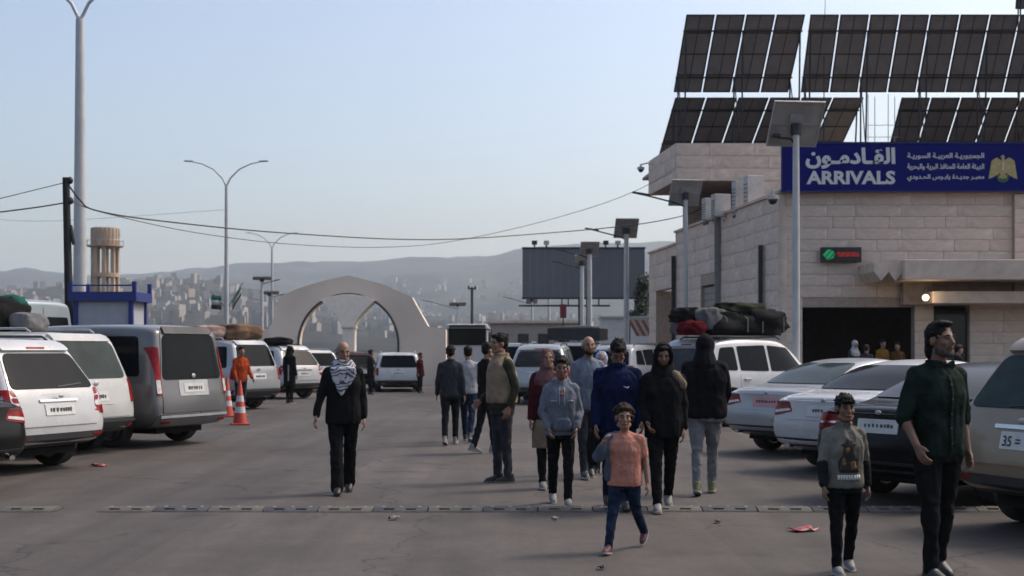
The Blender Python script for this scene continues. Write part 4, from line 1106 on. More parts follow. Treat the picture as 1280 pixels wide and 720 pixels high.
# ------------------------------------------------------------------ rooftop and wall fittings
ACW = mat('ac_white', (.46, .45, .43), .55, var=.1, dirt=((.2, .17, .14), .4)); ACG = mat('ac_grille', (.10, .10, .10), .6)
def ac(px, y0, y1, D, w_, label, rz):
    z0, z1 = 6.25, gz(y0, D); h = z1-z0
    r = empty('air_conditioner', (gx(px, D), D, z0), rz, label, 'air conditioner', 'outdoor units on the roof terrace')
    MB().box((0, 0, h/2+.08), (w_, .36, h-.16)).build('casing', ACW, r, bevel=.02)
    for z in ((.3, .7) if h > 1.1 else (.5,)):
        MB().lathe([(.01, 0), (.25, 0), (.25, .015), (.01, .02)], 20, Matrix.Translation((w_*.12, .20, z*h+.05)) @ Matrix.Rotation(math.pi/2, 4, 'X')).build('fan_grille', ACG, r)
    for k in range(7): MB().box((-w_/2-.004, 0, .2+k*(h-.35)/7), (.012, .3, .03)).build('louvre', ACG, r)
    for s in (-1, 1): MB().box((s*w_*.35, 0, .05), (.06, .4, .1)).build('foot', DARKMETAL, r)
ac(889, 248, 268, 47.6, .62, 'small air conditioner behind the side parapet, farthest from the blue sign', .25)
ac(901, 243, 268, 46.2, .62, 'air conditioner standing behind the side parapet in the middle of four', .25)
ac(926, 227, 262, 45.0, .55, 'tall narrow air conditioner on the terrace beside the tallest one', .25)
ac(942, 220, 262, 44.2, .6, 'tallest air conditioner on the terrace, closest to the blue sign', .25)
def cctv(px, py, D, label, arm=(.4, .1), sc=1.):
    r = empty('security_camera', P(px, py, D), 0, label, 'camera')
    MB().tube([(0, 0, .16), (0, 0, .06)], .035, 10).tube([(0, 0, .15), (arm[0]*.5, arm[1]*.5, .2), (arm[0], arm[1], .16)], .025, 8).build('arm', ACW, r, smooth=40)
    MB().lathe([(.02, .08), (.12, .06), (.13, -.02), (.11, -.03)], 18).build('housing', ACW, r, smooth=40)
    MB().ell((0, 0, -.03), (.095, .095, .1)).build('dome', GLZ, r, smooth=True)
    r.scale = (sc,)*3; return r
cctv(966, 248, 39.4, 'white dome security camera at the building corner below the blue sign', (.45, .5), 1.5)
cctv(1085, 334, 39.5, 'small dome camera beside the stepped canopy end', (.1, .42), .8)
cctv(801, 211, 53.6, 'camera bracket at the far corner of the upper storey', (.45, 0), 1.2)
# LED sign
LEDG = mat('led_green', (.01, .12, .05), .5, emit=(.02, .75, .25), estr=.35, var=.5, scale=30); LEDR = mat('led_red', (.12, .01, .01), .5, emit=(.9, .03, .03), estr=.32, var=.5, scale=30)
led = empty('led_sign', (gx(1052, 39.7), 39.7, gz(327, 39.7)), 0, 'small black LED sign glowing green and red on the facade', 'sign')
MB().box((0, .1, .22), (1.24, .2, .46)).build('casing', mat('led_black', (.01, .01, .011), .5), led, bevel=.01)
gm = MB()
for i in range(9):
    for j in range(7):
        if (i-4)**2+(j-3)**2*1.5 < 17 and (i*3+j*5) % 4: gm.box((-.56+i*.042, -.003, .08+j*.045), (.03, .008, .032))
gm.build('green_lights', LEDG, led)
rm = MB()
for i in range(20):
    for j in range(6):
        if (i*7+j*3) % 5 > 1 and j in (2, 3, 4): rm.box((-.12+i*.034, -.003, .08+j*.048), (.026, .008, .032))
rm.build('red_lights', LEDR, led)
lamp = empty('entrance_lamp', P(1157, 372, 38.5), 0, 'small lit lamp under the entrance canopy', 'lamp')
MB().ell((0, 0, 0), (.10, .10, .10)).build('bulb', mat('bulb', (.8, .7, .5), .4, emit=(1, .78, .45), estr=2.5, var=0), lamp, smooth=True)
MB().tube([(0, 0, .06), (0, 0, .34)], .03, 8).build('stem', DARKMETAL, lamp)
ll = bpy.data.lights.new('bulb_light', 'POINT'); ll.energy = 6; ll.color = (1, .78, .5); ll.shadow_soft_size = .12; lo = bpy.data.objects.new('bulb_light', ll); COL.objects.link(lo); lo.parent = lamp; lo.location = (0, -.2, 0)

# ------------------------------------------------------------------ monumental gate
ARCHM = mat('gate_render', (.80, .655, .53), .9, var=.08, scale=.5, dirt=((.2, .165, .14), .4))
AD = 58.0
def A_(px, py): return (gx(px, AD), gz(py, AD))
gate = empty('monumental_gate', (gx(437, AD), AD, 0), 0, 'pale gabled gateway wall with round arch and funnel column, spanning the road', 'gate')
ox = gx(437, AD)
r_ = 62*AD/F; cz = gz(430, AD)
ang = [math.pi*k/28 for k in range(29)]
arc = [(r_*math.cos(a), cz+r_*math.sin(a)) for a in ang]           # right to left
outer = [(gx(558, AD)-ox, 0), (gx(558, AD)-ox, gz(412, AD)), (gx(536, AD)-ox, gz(408, AD)), (gx(527, AD)-ox, gz(392, AD)), (gx(516, AD)-ox, gz(372, AD)), (gx(480, AD)-ox, gz(356, AD)), (gx(437, AD)-ox, gz(344.5, AD)), (gx(400, AD)-ox, gz(353, AD)), (gx(372, AD)-ox, gz(362, AD)), (gx(352, AD)-ox, gz(371, AD)), (gx(345, AD)-ox, gz(385, AD)), (gx(343, AD)-ox, gz(404, AD)), (gx(338, AD)-ox, gz(410, AD)), (gx(338, AD)-ox, 0)]
poly = [(r_, 0)]+[outer[0]]+outer[1:]+[(-r_, 0)]+[(x, z) for x, z in reversed(arc)]
bm = bmesh.new(); vf = [bm.verts.new((x, -.45, z)) for x, z in poly]; f = bm.faces.new(vf); ex = bmesh.ops.extrude_face_region(bm, geom=[f])
for v in ex['geom']:
    if isinstance(v, bmesh.types.BMVert): v.co.y = .45
bmesh.ops.triangulate(bm, faces=[q for q in bm.faces if len(q.verts) > 4]); bmesh.ops.recalc_face_normals(bm, faces=bm.faces)
me = bpy.data.meshes.new('gate_wall'); bm.to_mesh(me); bm.free(); link('gate_wall', me, ARCHM, gate)
m = MB(); DKT = mat('arch_trim', (.05, .048, .046), .6)
m.tube([(x, -.47, z) for x, z in [(r_, 0)]+arc+[(-r_, 0)]], .05, 8); m.build('arch_trim', DKT, gate, smooth=40)
fn_ = MB(); zc0 = 0; z_n = gz(410, AD); za = gz(376, AD)
w1 = 34*AD/F; w2 = 6.6*AD/F
lv = [(w2, z_n)]+[(w2+(w1-w2)*t**1.4, z_n+(za-z_n)*t) for t in (.25, .5, .75, 1)]+[(22*AD/F, gz(371, AD)), (6*AD/F, gz(368.5, AD))]
PALEG = mat('gate_pale', (.88, .77, .65), .9, var=.06)
def strip(mb, y0, y1, sx=1.):
    vs = []
    for (hw_, z) in lv: vs += [(-hw_*sx, y0, z), (hw_*sx, y0, z), (hw_*sx, y1, z), (-hw_*sx, y1, z)]
    fs = []
    for k in range(len(lv)-1):
        o = 4*k; fs += [(o, o+1, o+5, o+4), (o+1, o+2, o+6, o+5), (o+2, o+3, o+7, o+6), (o+3, o, o+4, o+7)]
    n_ = 4*(len(lv)-1); fs += [(0, 3, 2, 1), (n_, n_+1, n_+2, n_+3)]
    return mb.add(vs, fs)
strip(MB(), -.62, .5).build('funnel_capital', PALEG, gate, bevel=.03)
MB().box((0, -.05, z_n/2), (2*w2*1.1, .9, z_n)).build('gate_column', PALEG, gate, bevel=.04)
MB().box((0, -.05, z_n+.02), (2*w2*1.3, 1.0, .12)).build('collar', PALEG, gate, bevel=.02)
for q in (-1,):
    MB().box((gx(437+q*86+(23 if q > 0 else 0)*.0, AD)-ox+(.47+.45)*q, .1, gz(412, AD)/2), (.9, .6, gz(412, AD))).build('wing_wall', ARCHM, gate, bevel=.02)
    MB().box((q*(r_+.55), -.46, gz(425, AD)/2), (.7, .05, gz(425, AD)-.3)).build('pier_panel', mat('gate_pale', (.6, .5, .43)), gate, bevel=.01)

# ------------------------------------------------------------------ lighting columns with twin arms, utility pole, wires
def twin_lamp(px, yj, D, label, arm, r0):
    zj = gz(yj, D); X = gx(px, D)
    r = empty('street_lamp', (X, D, 0), 0, label, 'street lamp', 'tall twin-armed street lamps')
    MB().tube([(0, 0, 0), (0, 0, zj*.5), (0, 0, zj)], [r0, r0*.8, r0*.55], 16).build('column', WHITEPOLE, r, smooth=40)
    MB().lathe([(r0*1.6, 0), (r0*1.6, .06), (r0*1.15, .1), (r0*1.05, .5)], 16).build('base_flange', STEEL, r, smooth=40)
    for s in (-1, 1):
        pts = [(0, 0, zj-.05), (s*arm*.12, 0, zj+arm*.22), (s*arm*.38, 0, zj+arm*.48), (s*arm*.72, 0, zj+arm*.64), (s*arm, 0, zj+arm*.70)]
        MB().tube(pts, [.05, .045, .04, .035, .03], 8).build('arm', WHITEPOLE, r, smooth=40)
        h = MB().prism([(s*arm*.96, zj+arm*.69), (s*arm*1.24, zj+arm*.71), (s*arm*1.22, zj+arm*.735), (s*arm*.97, zj+arm*.73)], -.12, .12, 'y'); h.build('lamp_head', STEEL, r, bevel=.01)
twin_lamp(100, 24, 34.3, 'thick twin-armed street lamp beside the blue kiosk', 1.9, .20)
twin_lamp(283, 232, 69.5, 'twin-armed street lamp with two small flags on its column', 1.85, .15)
twin_lamp(340, 310, 112, 'thin distant twin-armed street lamp beside the gateway wall', 1.85, .15)
FB, FW, FG, FR = (mat('flag_black', (.02, .02, .02), .8), mat('flag_white', (.5, .5, .48), .8), mat('flag_green', (.02, .14, .07), .8), mat('flag_red', (.4, .03, .03), .8))
def flag(s, label):
    D = 69.3; r = empty('flag', (gx(283, D)+s*.12, D, gz(385, D)), 0, label, 'flag', 'flags on the lamp column')
    MB().tube([(0, 0, .1), (s*.75, 0, 1.35 if s > 0 else .9)], .02, 6).build('staff', DARKMETAL, r)
    for k, m_ in enumerate((FG, FW, FB)):
        q = MB(); n = 6; vs = []
        for i in range(n+1):
            for j in (0, 1):
                t = i/n; u = (k+j)/3
                if s > 0: vs.append((s*(.2+.5*t), -.03+.05*math.sin(t*7+k), .95*t+.35-u*.48-.12*t))
                else: vs.append((-.15-.55*t, -.03+.05*math.sin(t*7+k), .95-.25*t-u*.75-.30*(1-t)))
        q.add(vs, [(2*i, 2*i+1, 2*i+3, 2*i+2) for i in range(n)]); o = q.build('flag_stripe', m_, r, smooth=True); sd = o.modifiers.new('t', 'SOLIDIFY'); sd.thickness = .01
flag(-1, 'drooping striped flag on the left side of the flagged lamp column'.replace('left side of the ', 'kiosk side of the ')); flag(1, 'rolled flag raised on the gateway side of the flagged lamp column')
WOODP = mat('tarred_pole', (.012, .011, .011), .8, var=.3, scale=5, stretch=(4, 4, .4))
UD = 31.0; ub = Vector((gx(89.5, UD), UD, 0)); ut = P(82.5, 222, UD)
up_ = empty('utility_pole', ub, 0, 'dark leaning utility pole standing at the blue kiosk', 'pole')
d = ut-ub
MB().tube([(0, 0, 0), d*.5, d], [.11, .10, .085], 12).build('shaft', WOODP, up_, smooth=40)
for t_, nm in ((.985, 'insulator'), (.90, 'insulator')): MB().ell(tuple(d*t_+Vector((.10, 0, .02))), (.07, .07, .09)).build(nm, DARKMETAL, up_, smooth=True)
MB().tube([d*.80+Vector((.08, 0, 0)), d*.72+Vector((.16, 0, 0))], .05, 8).build('bracket', DARKMETAL, up_)
def wire(pts, label, r=.018, m=DARKMETAL):
    pts = [P(*p) for p in pts]; out = []
    for i in range(len(pts)-1):
        p0, p1, p2, p3 = pts[max(0, i-1)], pts[i], pts[i+1], pts[min(len(pts)-1, i+2)]
        for k in range(6):
            t = k/6; out.append(.5*((2*p1)+(p2-p0)*t+(2*p0-5*p1+4*p2-p3)*t*t+(3*p1-p0-3*p2+p3)*t**3))
    out.append(pts[-1]); o = MB().tube(out, r, 6).build('overhead_wire', m, smooth=40); tag(o, label, 'wire', 'overhead wires'); return o
WG = mat('wire_grey', (.10, .10, .11), .7)
wire([(-40, 258, 30), (82, 228, 31)], 'thin upper wire running from the utility pole away from the gate', .012, WG)
wire([(-40, 270, 30), (40, 260, 30.5), (84, 253, 31)], 'thick lower cable running from the utility pole away from the gate', .018)
wire([(85, 230, 31), (100, 250, 31.5), (120, 263, 32), (200, 276, 34), (360, 291.5, 38), (540, 299.5, 42), (700, 290, 46), (800, 280, 49), (860, 268, 51.5), (884, 256, 52)], 'thick sagging cable from the utility pole to the building', .020)
wire([(85, 250, 31), (130, 266, 32.5), (240, 290, 36), (360, 305, 39), (480, 309, 42), (575, 300, 45), (700, 271, 48), (800, 236, 50), (906, 177, 51)], 'thin cable from the utility pole rising to the upper storey', .012, WG)
wire([(-30, 272, 60), (70, 276, 64), (283, 262, 69)], 'faint thin wire strung behind the utility pole', .01, WG)

# water tower
CONC = mat('tower_concrete', (.44, .32, .22), .9, var=.15, scale=.4, dirt=((.2, .15, .11), .5))
WD = 250.; z0 = 0; k_ = WD/F
wt = empty('water_tower', (gx(131.5, WD), WD, 0), 0, 'tan concrete water tower on columns behind the kiosk', 'water tower')
zt, zp, zm_ = gz(285, WD), gz(309, WD), gz(344, WD)
MB().lathe([(2.4, zp), (2.65, zp+.6), (2.65, zt-.2), (2.5, zt)], 24).build('tank', CONC, wt, smooth=40)
MB().lathe([(2.3, zp-.2), (3.5, zp+.1), (3.5, zp+.3), (2.66, zp+.3)], 24).build('gallery', CONC, wt, smooth=40)
for k in range(8):
    a = 2*math.pi*k/8+.2; MB().box((2.25*math.cos(a), 2.25*math.sin(a), zp/2), (.72, .72, zp-.2)).build('column', CONC, wt)
MB().lathe([(2.0, zm_-.4), (2.72, zm_-.4), (2.72, zm_+.4), (2.0, zm_+.4)], 24).build('ring_beam', CONC, wt, smooth=40)
MB().lathe([(.7, 0), (.7, zp-.1)], 14).build('shaft', CONC, wt, smooth=40)
for k in range(20):
    a = 2*math.pi*k/20; MB().box((2.66, 0, (zp+zt)/2+.2), (.16, .34, zt-zp-.6), Matrix.Rotation(a, 4, 'Z')).build('tank_rib', CONC, wt)
for k in range(12):
    a = 2*math.pi*k/12; MB().tube([(3.5*math.cos(a), 3.5*math.sin(a), zp+.3), (3.5*math.cos(a), 3.5*math.sin(a), zp+1.3)], .06, 5).build('railing_post', STEEL, wt)
MB().tube([(3.5*math.cos(a*math.pi/12), 3.5*math.sin(a*math.pi/12), zp+1.3) for a in range(25)], .05, 5, caps=False).build('railing', STEEL, wt)

# blue kiosk
KW = mat('kiosk_white', (.34, .35, .39), .6, var=.06, dirt=(DUST, .25)); KB = mat('kiosk_blue', (.012, .024, .16), .5, var=.1)
KD = 30.; kx0, kx1 = gx(95, KD), gx(164, KD); kw = kx1-kx0; kz = gz(376, KD)
ki = empty('kiosk', ((kx0+kx1)/2, KD, 0), 0, 'small white kiosk with blue frame and blue roof rail', 'kiosk')
MB().box((0, .55, kz/2), (kw, 1.1, kz)).build('wall_panel', KW, ki)
for sx in (-1, 1):
    for y in (0, 1.1): MB().box((sx*kw/2, y, gz(370, KD)/2), (.10, .10, gz(370, KD)+.0)).build('corner_post', KB, ki)
for y in (-.08, 1.18): MB().box((0, y, kz+.1), (kw+.3, .09, .22)).build('fascia', KB, ki)
for sx in (-1, 1): MB().box((sx*(kw/2+.11), .55, kz+.1), (.09, 1.20, .216)).build('fascia', KB, ki)
MB().box((0, .55, kz+.03), (kw+.15, 1.15, .06)).build('roof', KW, ki)
for sx in (-1, 1):
    for y in (-.08, 1.18): MB().box((sx*(kw/2+.1), y, kz+.32), (.09, .09, .26)).build('finial', KB, ki)
MB().tube([(-kw/2-.1, -.08, kz+.36), (kw/2+.1, -.08, kz+.36)], .02, 6).build('roof_rail', KB, ki)
MB().box((0, -.006, .5), (kw-.2, .012, .06)).build('skirting', KB, ki)

# ------------------------------------------------------------------ solar street lamps
PVG = mat('lamp_panel_back', (.34, .32, .30), .6, var=.12, scale=3, dirt=((.09, .08, .07), .5))
PVD = mat('lamp_panel_front', (.012, .014, .03), .2, var=.1)
def solar_lamp(px, yp, D, label, w=1.25, arm=-1, tilt=52, yaw=8, pole_r=.085, double=False, ph=None, arml=1.5):
    zt = gz(yp, D); X = gx(px, D); h = w*.95
    r = empty('solar_street_lamp', (X, D, 0), 0, label, 'street lamp', 'solar street lamps')
    MB().tube([(0, 0, 0), (0, 0, zt*.5), (0, 0, zt)], [pole_r, pole_r*.92, pole_r*.8], 14).build('pole', WHITEPOLE, r, smooth=40)
    MB().box((0, 0, .012), (pole_r*5, pole_r*5, .024)).build('base_plate', STEEL, r)
    for k in range(2 if double else 1):
        zz = zt+.04-.0*k; xo = (k-.5)*w*1.05 if double else 0
        M = Matrix.Translation((xo, 0, zz)) @ Matrix.Rotation(R_(yaw), 4, 'Z') @ Matrix.Rotation(R_(-tilt), 4, 'X')
        p = MB().box((0, 0, .05), (w, h, .03)).build('solar_panel', PVG, r); p.matrix_local = M
        MB().box((0, 0, .068), (w-.06, h-.06, .006)).build('cell_sheet', PVD, p)
        f = MB()
        for s in (-1, 1): f.box((s*(w/2-.02), 0, .028), (.04, h, .03)); f.box((0, s*(h/2-.02), .027), (w-.08, .04, .028))
        f.box((0, 0, .025), (w-.08, .06, .03)); f.box((0, -h*.12, .02), (.36, .24, .05)); f.build('panel_frame', STEEL, p)
    MB().tube([(0, 0, zt-.2), (0, 0, zt+.06)], pole_r*1.25, 12).build('bracket', DARKMETAL, r, smooth=40)
    za = zt-.35; a = arm*arml
    MB().tube([(0, 0, za-.1), (a*.3, 0, za+.06), (a, 0, za+arml*.22)], .03, 8).build('arm', DARKMETAL, r, smooth=40)
    MB().prism([(a*.95, za+arml*.20), (a*1.42, za+arml*.30), (a*1.42, za+arml*.30+.05), (a*.95, za+arml*.20+.08)], -.12, .12, 'y').build('lamp_head', DARKMETAL, r, bevel=.01)
    return r
solar_lamp(995, 158, 30.0, 'large solar street lamp standing in front of the ARRIVALS sign', 1.22, -1, 54, 6, .095, arml=.4)
solar_lamp(857, 243, 46.0, 'solar street lamp beside the side wall with long lamp arm', 1.12, -1, 54, 6, .09, arml=1.35)
solar_lamp(783, 287, 57, 'solar street lamp in front of the billboard edge by the evergreen tree', 1.05, -1, 54, 6, .13, arml=1.3)
solar_lamp(737, 313, 69, 'solar street lamp before the middle of the billboard, taller of a close pair', 1.02, -1, 54, 6, .14, arml=1.3)
solar_lamp(727.5, 328, 79, 'solar street lamp before the billboard posts, shorter of a close pair', .95, -1, 54, 6, .14, arml=1.3)
solar_lamp(686, 356, 105, 'distant solar street lamp in front of the billboard end toward the gate', 1.15, -1, 54, 6, .14, arml=1.5)
solar_lamp(665, 375, 137, 'farthest solar street lamp below the billboard end', 1.2, -1, 54, 6, .15, arml=2.2)
solar_lamp(572, 381, 150, 'twin-panel solar street lamp behind the bus', .95, -1, 25, 12, .13, True, arml=3)
solar_lamp(327.5, 349, 100, 'twin-panel solar street lamp beside the gateway, higher of two', .7, 1, 20, 10, .14, True, arml=1)
solar_lamp(337, 367, 112, 'twin-panel solar street lamp beside the gateway, lower of two', .8, 1, 20, 10, .14, True, arml=1)
tp = empty('telegraph_pole', (gx(590, 150), 150, 0), 0, 'distant dark telegraph pole with a short crossarm behind the bus', 'pole')
MB().tube([(0, 0, 0), (0, 0, gz(359, 150))], .16, 8).build('shaft', DARKMETAL, tp); MB().box((0, 0, gz(361, 150)), (1.0, .15, .15)).build('crossarm', DARKMETAL, tp)
for s in (-1, 1): MB().ell((s*.4, 0, gz(361, 150)+.2), (.12, .12, .18)).build('insulator', DARKMETAL, tp)

# billboard seen from behind
BD = 85.; BG = mat('billboard_sheet', (.115, .125, .14), .6, .2, var=.1, scale=.6)
bx0, bx1, bz0, bz1 = gx(653, BD), gx(806, BD), gz(374, BD), gz(309, BD); bw = bx1-bx0
bb = empty('billboard', ((bx0+bx1)/2, BD, 0), 0, 'large blank grey billboard on dark posts', 'billboard')
for k in range(16): MB().box((-bw/2+(k+.5)*bw/16, 0, (bz0+bz1)/2), (bw/16-.006, .10, bz1-bz0)).build('sheet_panel', BG, bb)
for z in (bz0+.06, bz1-.06): MB().box((0, -.07, z), (bw+.08, .07, .12)).build('edge_rail', DARKMETAL, bb)
for x in (gx(726, BD), gx(736, BD)): MB().box((x-(bx0+bx1)/2, .25, bz0/2+.3), (.32, .34, bz0+.6)).build('post', DARKMETAL, bb)
MB().box((gx(705, BD)-(bx0+bx1)/2, -.4, bz0-.45), (bw*.74, .7, .10)).build('catwalk', DARKMETAL, bb)
for k, px_ in enumerate((668, 683, 757, 772)):
    x = gx(px_, BD)-(bx0+bx1)/2; MB().tube([(x, 0, bz1-.1), (x, -.2, bz1+.18)], .05, 6).build('lamp_arm', DARKMETAL, bb)
    MB().box((x, -.22, bz1+.28), (.36, .25, .28)).build('floodlight', DARKMETAL if k in (0, 2) else STEEL, bb, bevel=.03)
for px_ in (702, 710, 748): x = gx(px_, BD)-(bx0+bx1)/2; MB().box((x, -.3, bz0-.22), (.07, .5, .45)).build('hanger', DARKMETAL, bb)
rb = MB().box((0, 0, 0), (8*BD/F, .06, 17*BD/F)).build('red_banner', mat('banner_red', (.16, .02, .02), .8, var=.2)); rb.location = P(704, 389, 84); tag(rb, 'small upright red banner under the billboard catwalk', 'banner')
MB().tube([(0, 0, -gz(389, 84)), (0, 0, .4)], .04, 6).build('banner_pole', DARKMETAL, rb)

# evergreen tree beside the billboard
LEAFD = mat('evergreen_leaf', (.022, .036, .018), .7, var=.4, scale=1.5); BARK = mat('bark', (.05, .035, .025), .9, var=.3)
tr = empty('evergreen_tree', (gx(792, 80), 80, 0), 0, 'dark evergreen tree between the billboard and the building', 'tree')
MB().tube([(0, 0, 0), (.1, 0, 2), (.3, 0, 5.4)], [.22, .16, .05], 8).build('trunk', BARK, tr, smooth=40)
rl = random.Random(5); lm = MB(); lim = MB()
clumps = []
for k in range(34):
    t = rl.random(); z = 1.6+t*4.4; wd = (1-abs(t-.25)*.9)*1.0; a = rl.uniform(0, 6.28); rr_ = wd*rl.uniform(.2, 1)
    c = Vector((.15*t*2+rr_*math.cos(a)+(.35 if t > .5 else -.1), rr_*math.sin(a), z)); clumps.append((c, rl.uniform(.3, .55)))
    if k < 16: lim.tube([(.05, 0, z*.8), tuple(c)], [.05, .015], 5)
for c, r0 in clumps:
    for _ in range(150):
        d = Vector((rl.gauss(0, 1), rl.gauss(0, 1), rl.gauss(0, 1))).normalized()*r0*rl.uniform(.4, 1.1)
        p = c+d; u = Vector((rl.gauss(0, 1), rl.gauss(0, 1), rl.gauss(0, .6))).normalized()*.11; v_ = u.orthogonal().normalized()*.05
        lm.add([p-u, p+v_, p+u, p-v_], [(0, 1, 2, 3)])
lm.build('crown', LEAFD, tr, fix=False); lim.build('limb', BARK, tr)

# low pale building, red-white striped awning and shrubs under the billboard
LB = mat('low_wall', (.34, .30, .27), .9, var=.1, dirt=((.2, .17, .15), .4))
lb = empty('low_building', (gx(668, 95), 95, 0), 0, 'low pale flat-roofed building behind the parked cars, below the billboard', 'building')
lw = 112*95/F; MB().box((0, 2, gz(404, 95)/2), (lw, 4, gz(404, 95))).build('wall', LB, lb); MB().box((0, 1.9, gz(404, 95)+.1), (lw+.3, 4.3, .2)).build('roof_edge', TRIM, lb)
for k in range(4): w_ = MB().box((-lw/2+1+k*1.5, -.012, 2.4), (.8, .05, .8)).build('window', GLZ, lb); MB().box((-lw/2+1+k*1.5, -.04, 1.96), (.95, .1, .07)).build('sill', TRIM, w_)
MB().box((lw/2-.9, -.02, 1.05), (.9, .06, 2.1)).build('door', mat('door_brown', (.1, .06, .04), .6), lb)
w2_ = empty('white_hut', (gx(785, 70), 70, 0), 0, 'small white hut wall in front of the evergreen tree', 'hut')
MB().box((0, 1, gz(398, 70)/2), (66*70/F, 2, gz(398, 70))).build('wall', mat('hut_white', (.5, .5, .5), .8, var=.08, dirt=(DUST, .3)), w2_); MB().box((0, 1, gz(398, 70)+.06), (70*70/F, 2.2, .12)).build('roof', STEEL, w2_)
AWR = mat('awning_red', (.18, .07, .05), .8); AWW = mat('awning_white', (.34, .29, .26), .8)
aw = empty('striped_awning', (gx(797, 66), 66, 0), 0, 'slanted red and white striped panel leaning at the white hut', 'awning')
for k in range(6):
    x0 = (k-3)*.17; MB().prism([(x0, gz(400, 66)), (x0+.165, gz(400, 66)), (x0+.165+.45, gz(420, 66)), (x0+.45, gz(420, 66))], -.02, .02, 'y').build('awning_stripe', AWR if k % 2 == 0 else AWW, aw)
for x in (-.4, .8): MB().tube([(x, .05, 0), (x, .05, gz(404, 66) if x < 0 else gz(419, 66))], .035, 6).build('awning_post', DARKMETAL, aw)

# ------------------------------------------------------------------ speed bump across the road
BK = mat('bump_black', (.035, .036, .042), .8, var=.3, bump=.4, dirt=((.10, .09, .08), .55)); YL = mat('bump_worn_yellow', (.085, .078, .068), .85, var=.25, bump=.4, dirt=((.06, .055, .05), .6))
SBY = gd(637.5)
sb = empty('speed_bump', (0, SBY, 0), 0, 'worn black and grey rubber speed bump lying across the road', 'speed bump')
prof = [(-.17, .004), (-.15, .016), (-.09, .03), (0, .036), (.09, .03), (.15, .016), (.17, .004)]
sx = gx(128, SBY); k = 0; segw = 68*SBY/F
segm = MB().prism([(y, z) for y, z in prof], -segw/2+.006, segw/2-.006, 'x')
for q in (-.2, .2): segm.box((q*segw, -.1, .026), (.10, .055, .018))
segm = segm.mesh('segment')
while sx < gx(1240, SBY):
    if not (gx(1015, SBY) < sx < gx(1055, SBY) and False):
        o = bpy.data.objects.new('rubber_segment', segm); COL.objects.link(o); o.parent = sb; o.location = (sx+segw/2, random.uniform(-.015, .015), 0); o.rotation_euler = (0, 0, random.uniform(-.01, .01))
        if not segm.materials: segm.materials.append(BK)
        o.material_slots[0].link = 'OBJECT'; o.material_slots[0].material = BK if k % 2 else YL
        b = MB()
        for q in (-.33, 0, .33): b.tube([(q*segw, 0, .03), (q*segw, 0, .039)], .018, 8)
        b.build('bolt', STEEL, o)
    sx += segw; k += 1
sb2 = empty('speed_bump', (0, SBY, 0), 0, 'short broken-off end of the speed bump beside the parked cars', 'speed bump')
for q, (a, b_) in enumerate(((-60, 8), (8, 72))):
    o = bpy.data.objects.new('rubber_segment', segm); COL.objects.link(o); o.parent = sb2; o.location = ((gx(a, SBY)+gx(b_, SBY))/2, 0, 0); o.material_slots[0].link = 'OBJECT'; o.material_slots[0].material = (BK, YL)[q]

# cone, litter
ORG = mat('cone_red', (.45, .05, .025), .6, var=.12, dirt=((.12, .05, .04), .4)); CW = mat('cone_white', (.5, .5, .5), .5, var=.1)
def cone(px, fy, label, h=.75):
    D = gd(fy); c = empty('traffic_cone', (gx(px, D), D, 0), .3, label, 'traffic cone', 'traffic cones'); 
    MB().box((0, 0, .02), (.38, .38, .04)).build('base', ORG, c, bevel=.01)
    R0 = lambda z: .15-.125*z/h
    MB().lathe([(R0(0), .03), (R0(h), h), (.0205, h+.01)], 20).build('cone_body', ORG, c, smooth=40)
    for z in (.26, .50): MB().lathe([(R0(z)+.003, z), (R0(z+.13)+.003, z+.13)], 20).build('reflective_band', CW, c, smooth=40)
cone(300, 531, 'red and white traffic cone standing behind the grey van', .95)
cone(284, 521, 'traffic cone half hidden at the grey van corner', .95)
def litter(px, fy, w_, m_, label, seed):
    rr = random.Random(seed); mb = MB(); n = 5
    vs = [((i/n-.5)*w_, (j/n-.5)*w_*.6, max(.002, .02+.05*noise.noise(Vector((i*.9+seed, j*.9, 0))))) for j in range(n+1) for i in range(n+1)]
    mb.add(vs, [(j*(n+1)+i, j*(n+1)+i+1, (j+1)*(n+1)+i+1, (j+1)*(n+1)+i) for j in range(n) for i in range(n)])
    o = mb.build('crumpled_wrapper' if m_ is LRED else 'paper_scrap', m_, smooth=True); D = gd(fy); o.location = (gx(px, D), D, .004); o.rotation_euler = (0, 0, rr.uniform(0, 3)); tag(o, label, 'litter'); sd = o.modifiers.new('t', 'SOLIDIFY'); sd.thickness = .004
LRED = mat('litter_red', (.26, .03, .03), .6, var=.6, scale=12, dirt=((.45, .40, .38), .8)); LPAL = mat('litter_pale', (.14, .135, .13), .8, var=.2)
litter(1004, 664, .24, LRED, 'crumpled red and white wrapper lying near the boy in the printed sweatshirt', 1)
litter(124, 583, .22, LRED, 'crumpled red wrapper beside the wheel of the white SUV', 2)
litter(493, 650, .10, LPAL, 'flat grey scrap lying before the speed bump near the scarfed man', 3)
litter(694, 651, .07, LPAL, 'small grey scrap on the ground by the teenager in the grey hoodie', 4)
litter(897, 654, .08, LPAL, 'small pale scrap before the speed bump by the person in grey trousers', 5)
litter(752, 712, .07, LPAL, 'dull scrap on the ground at the feet of the girl', 6)
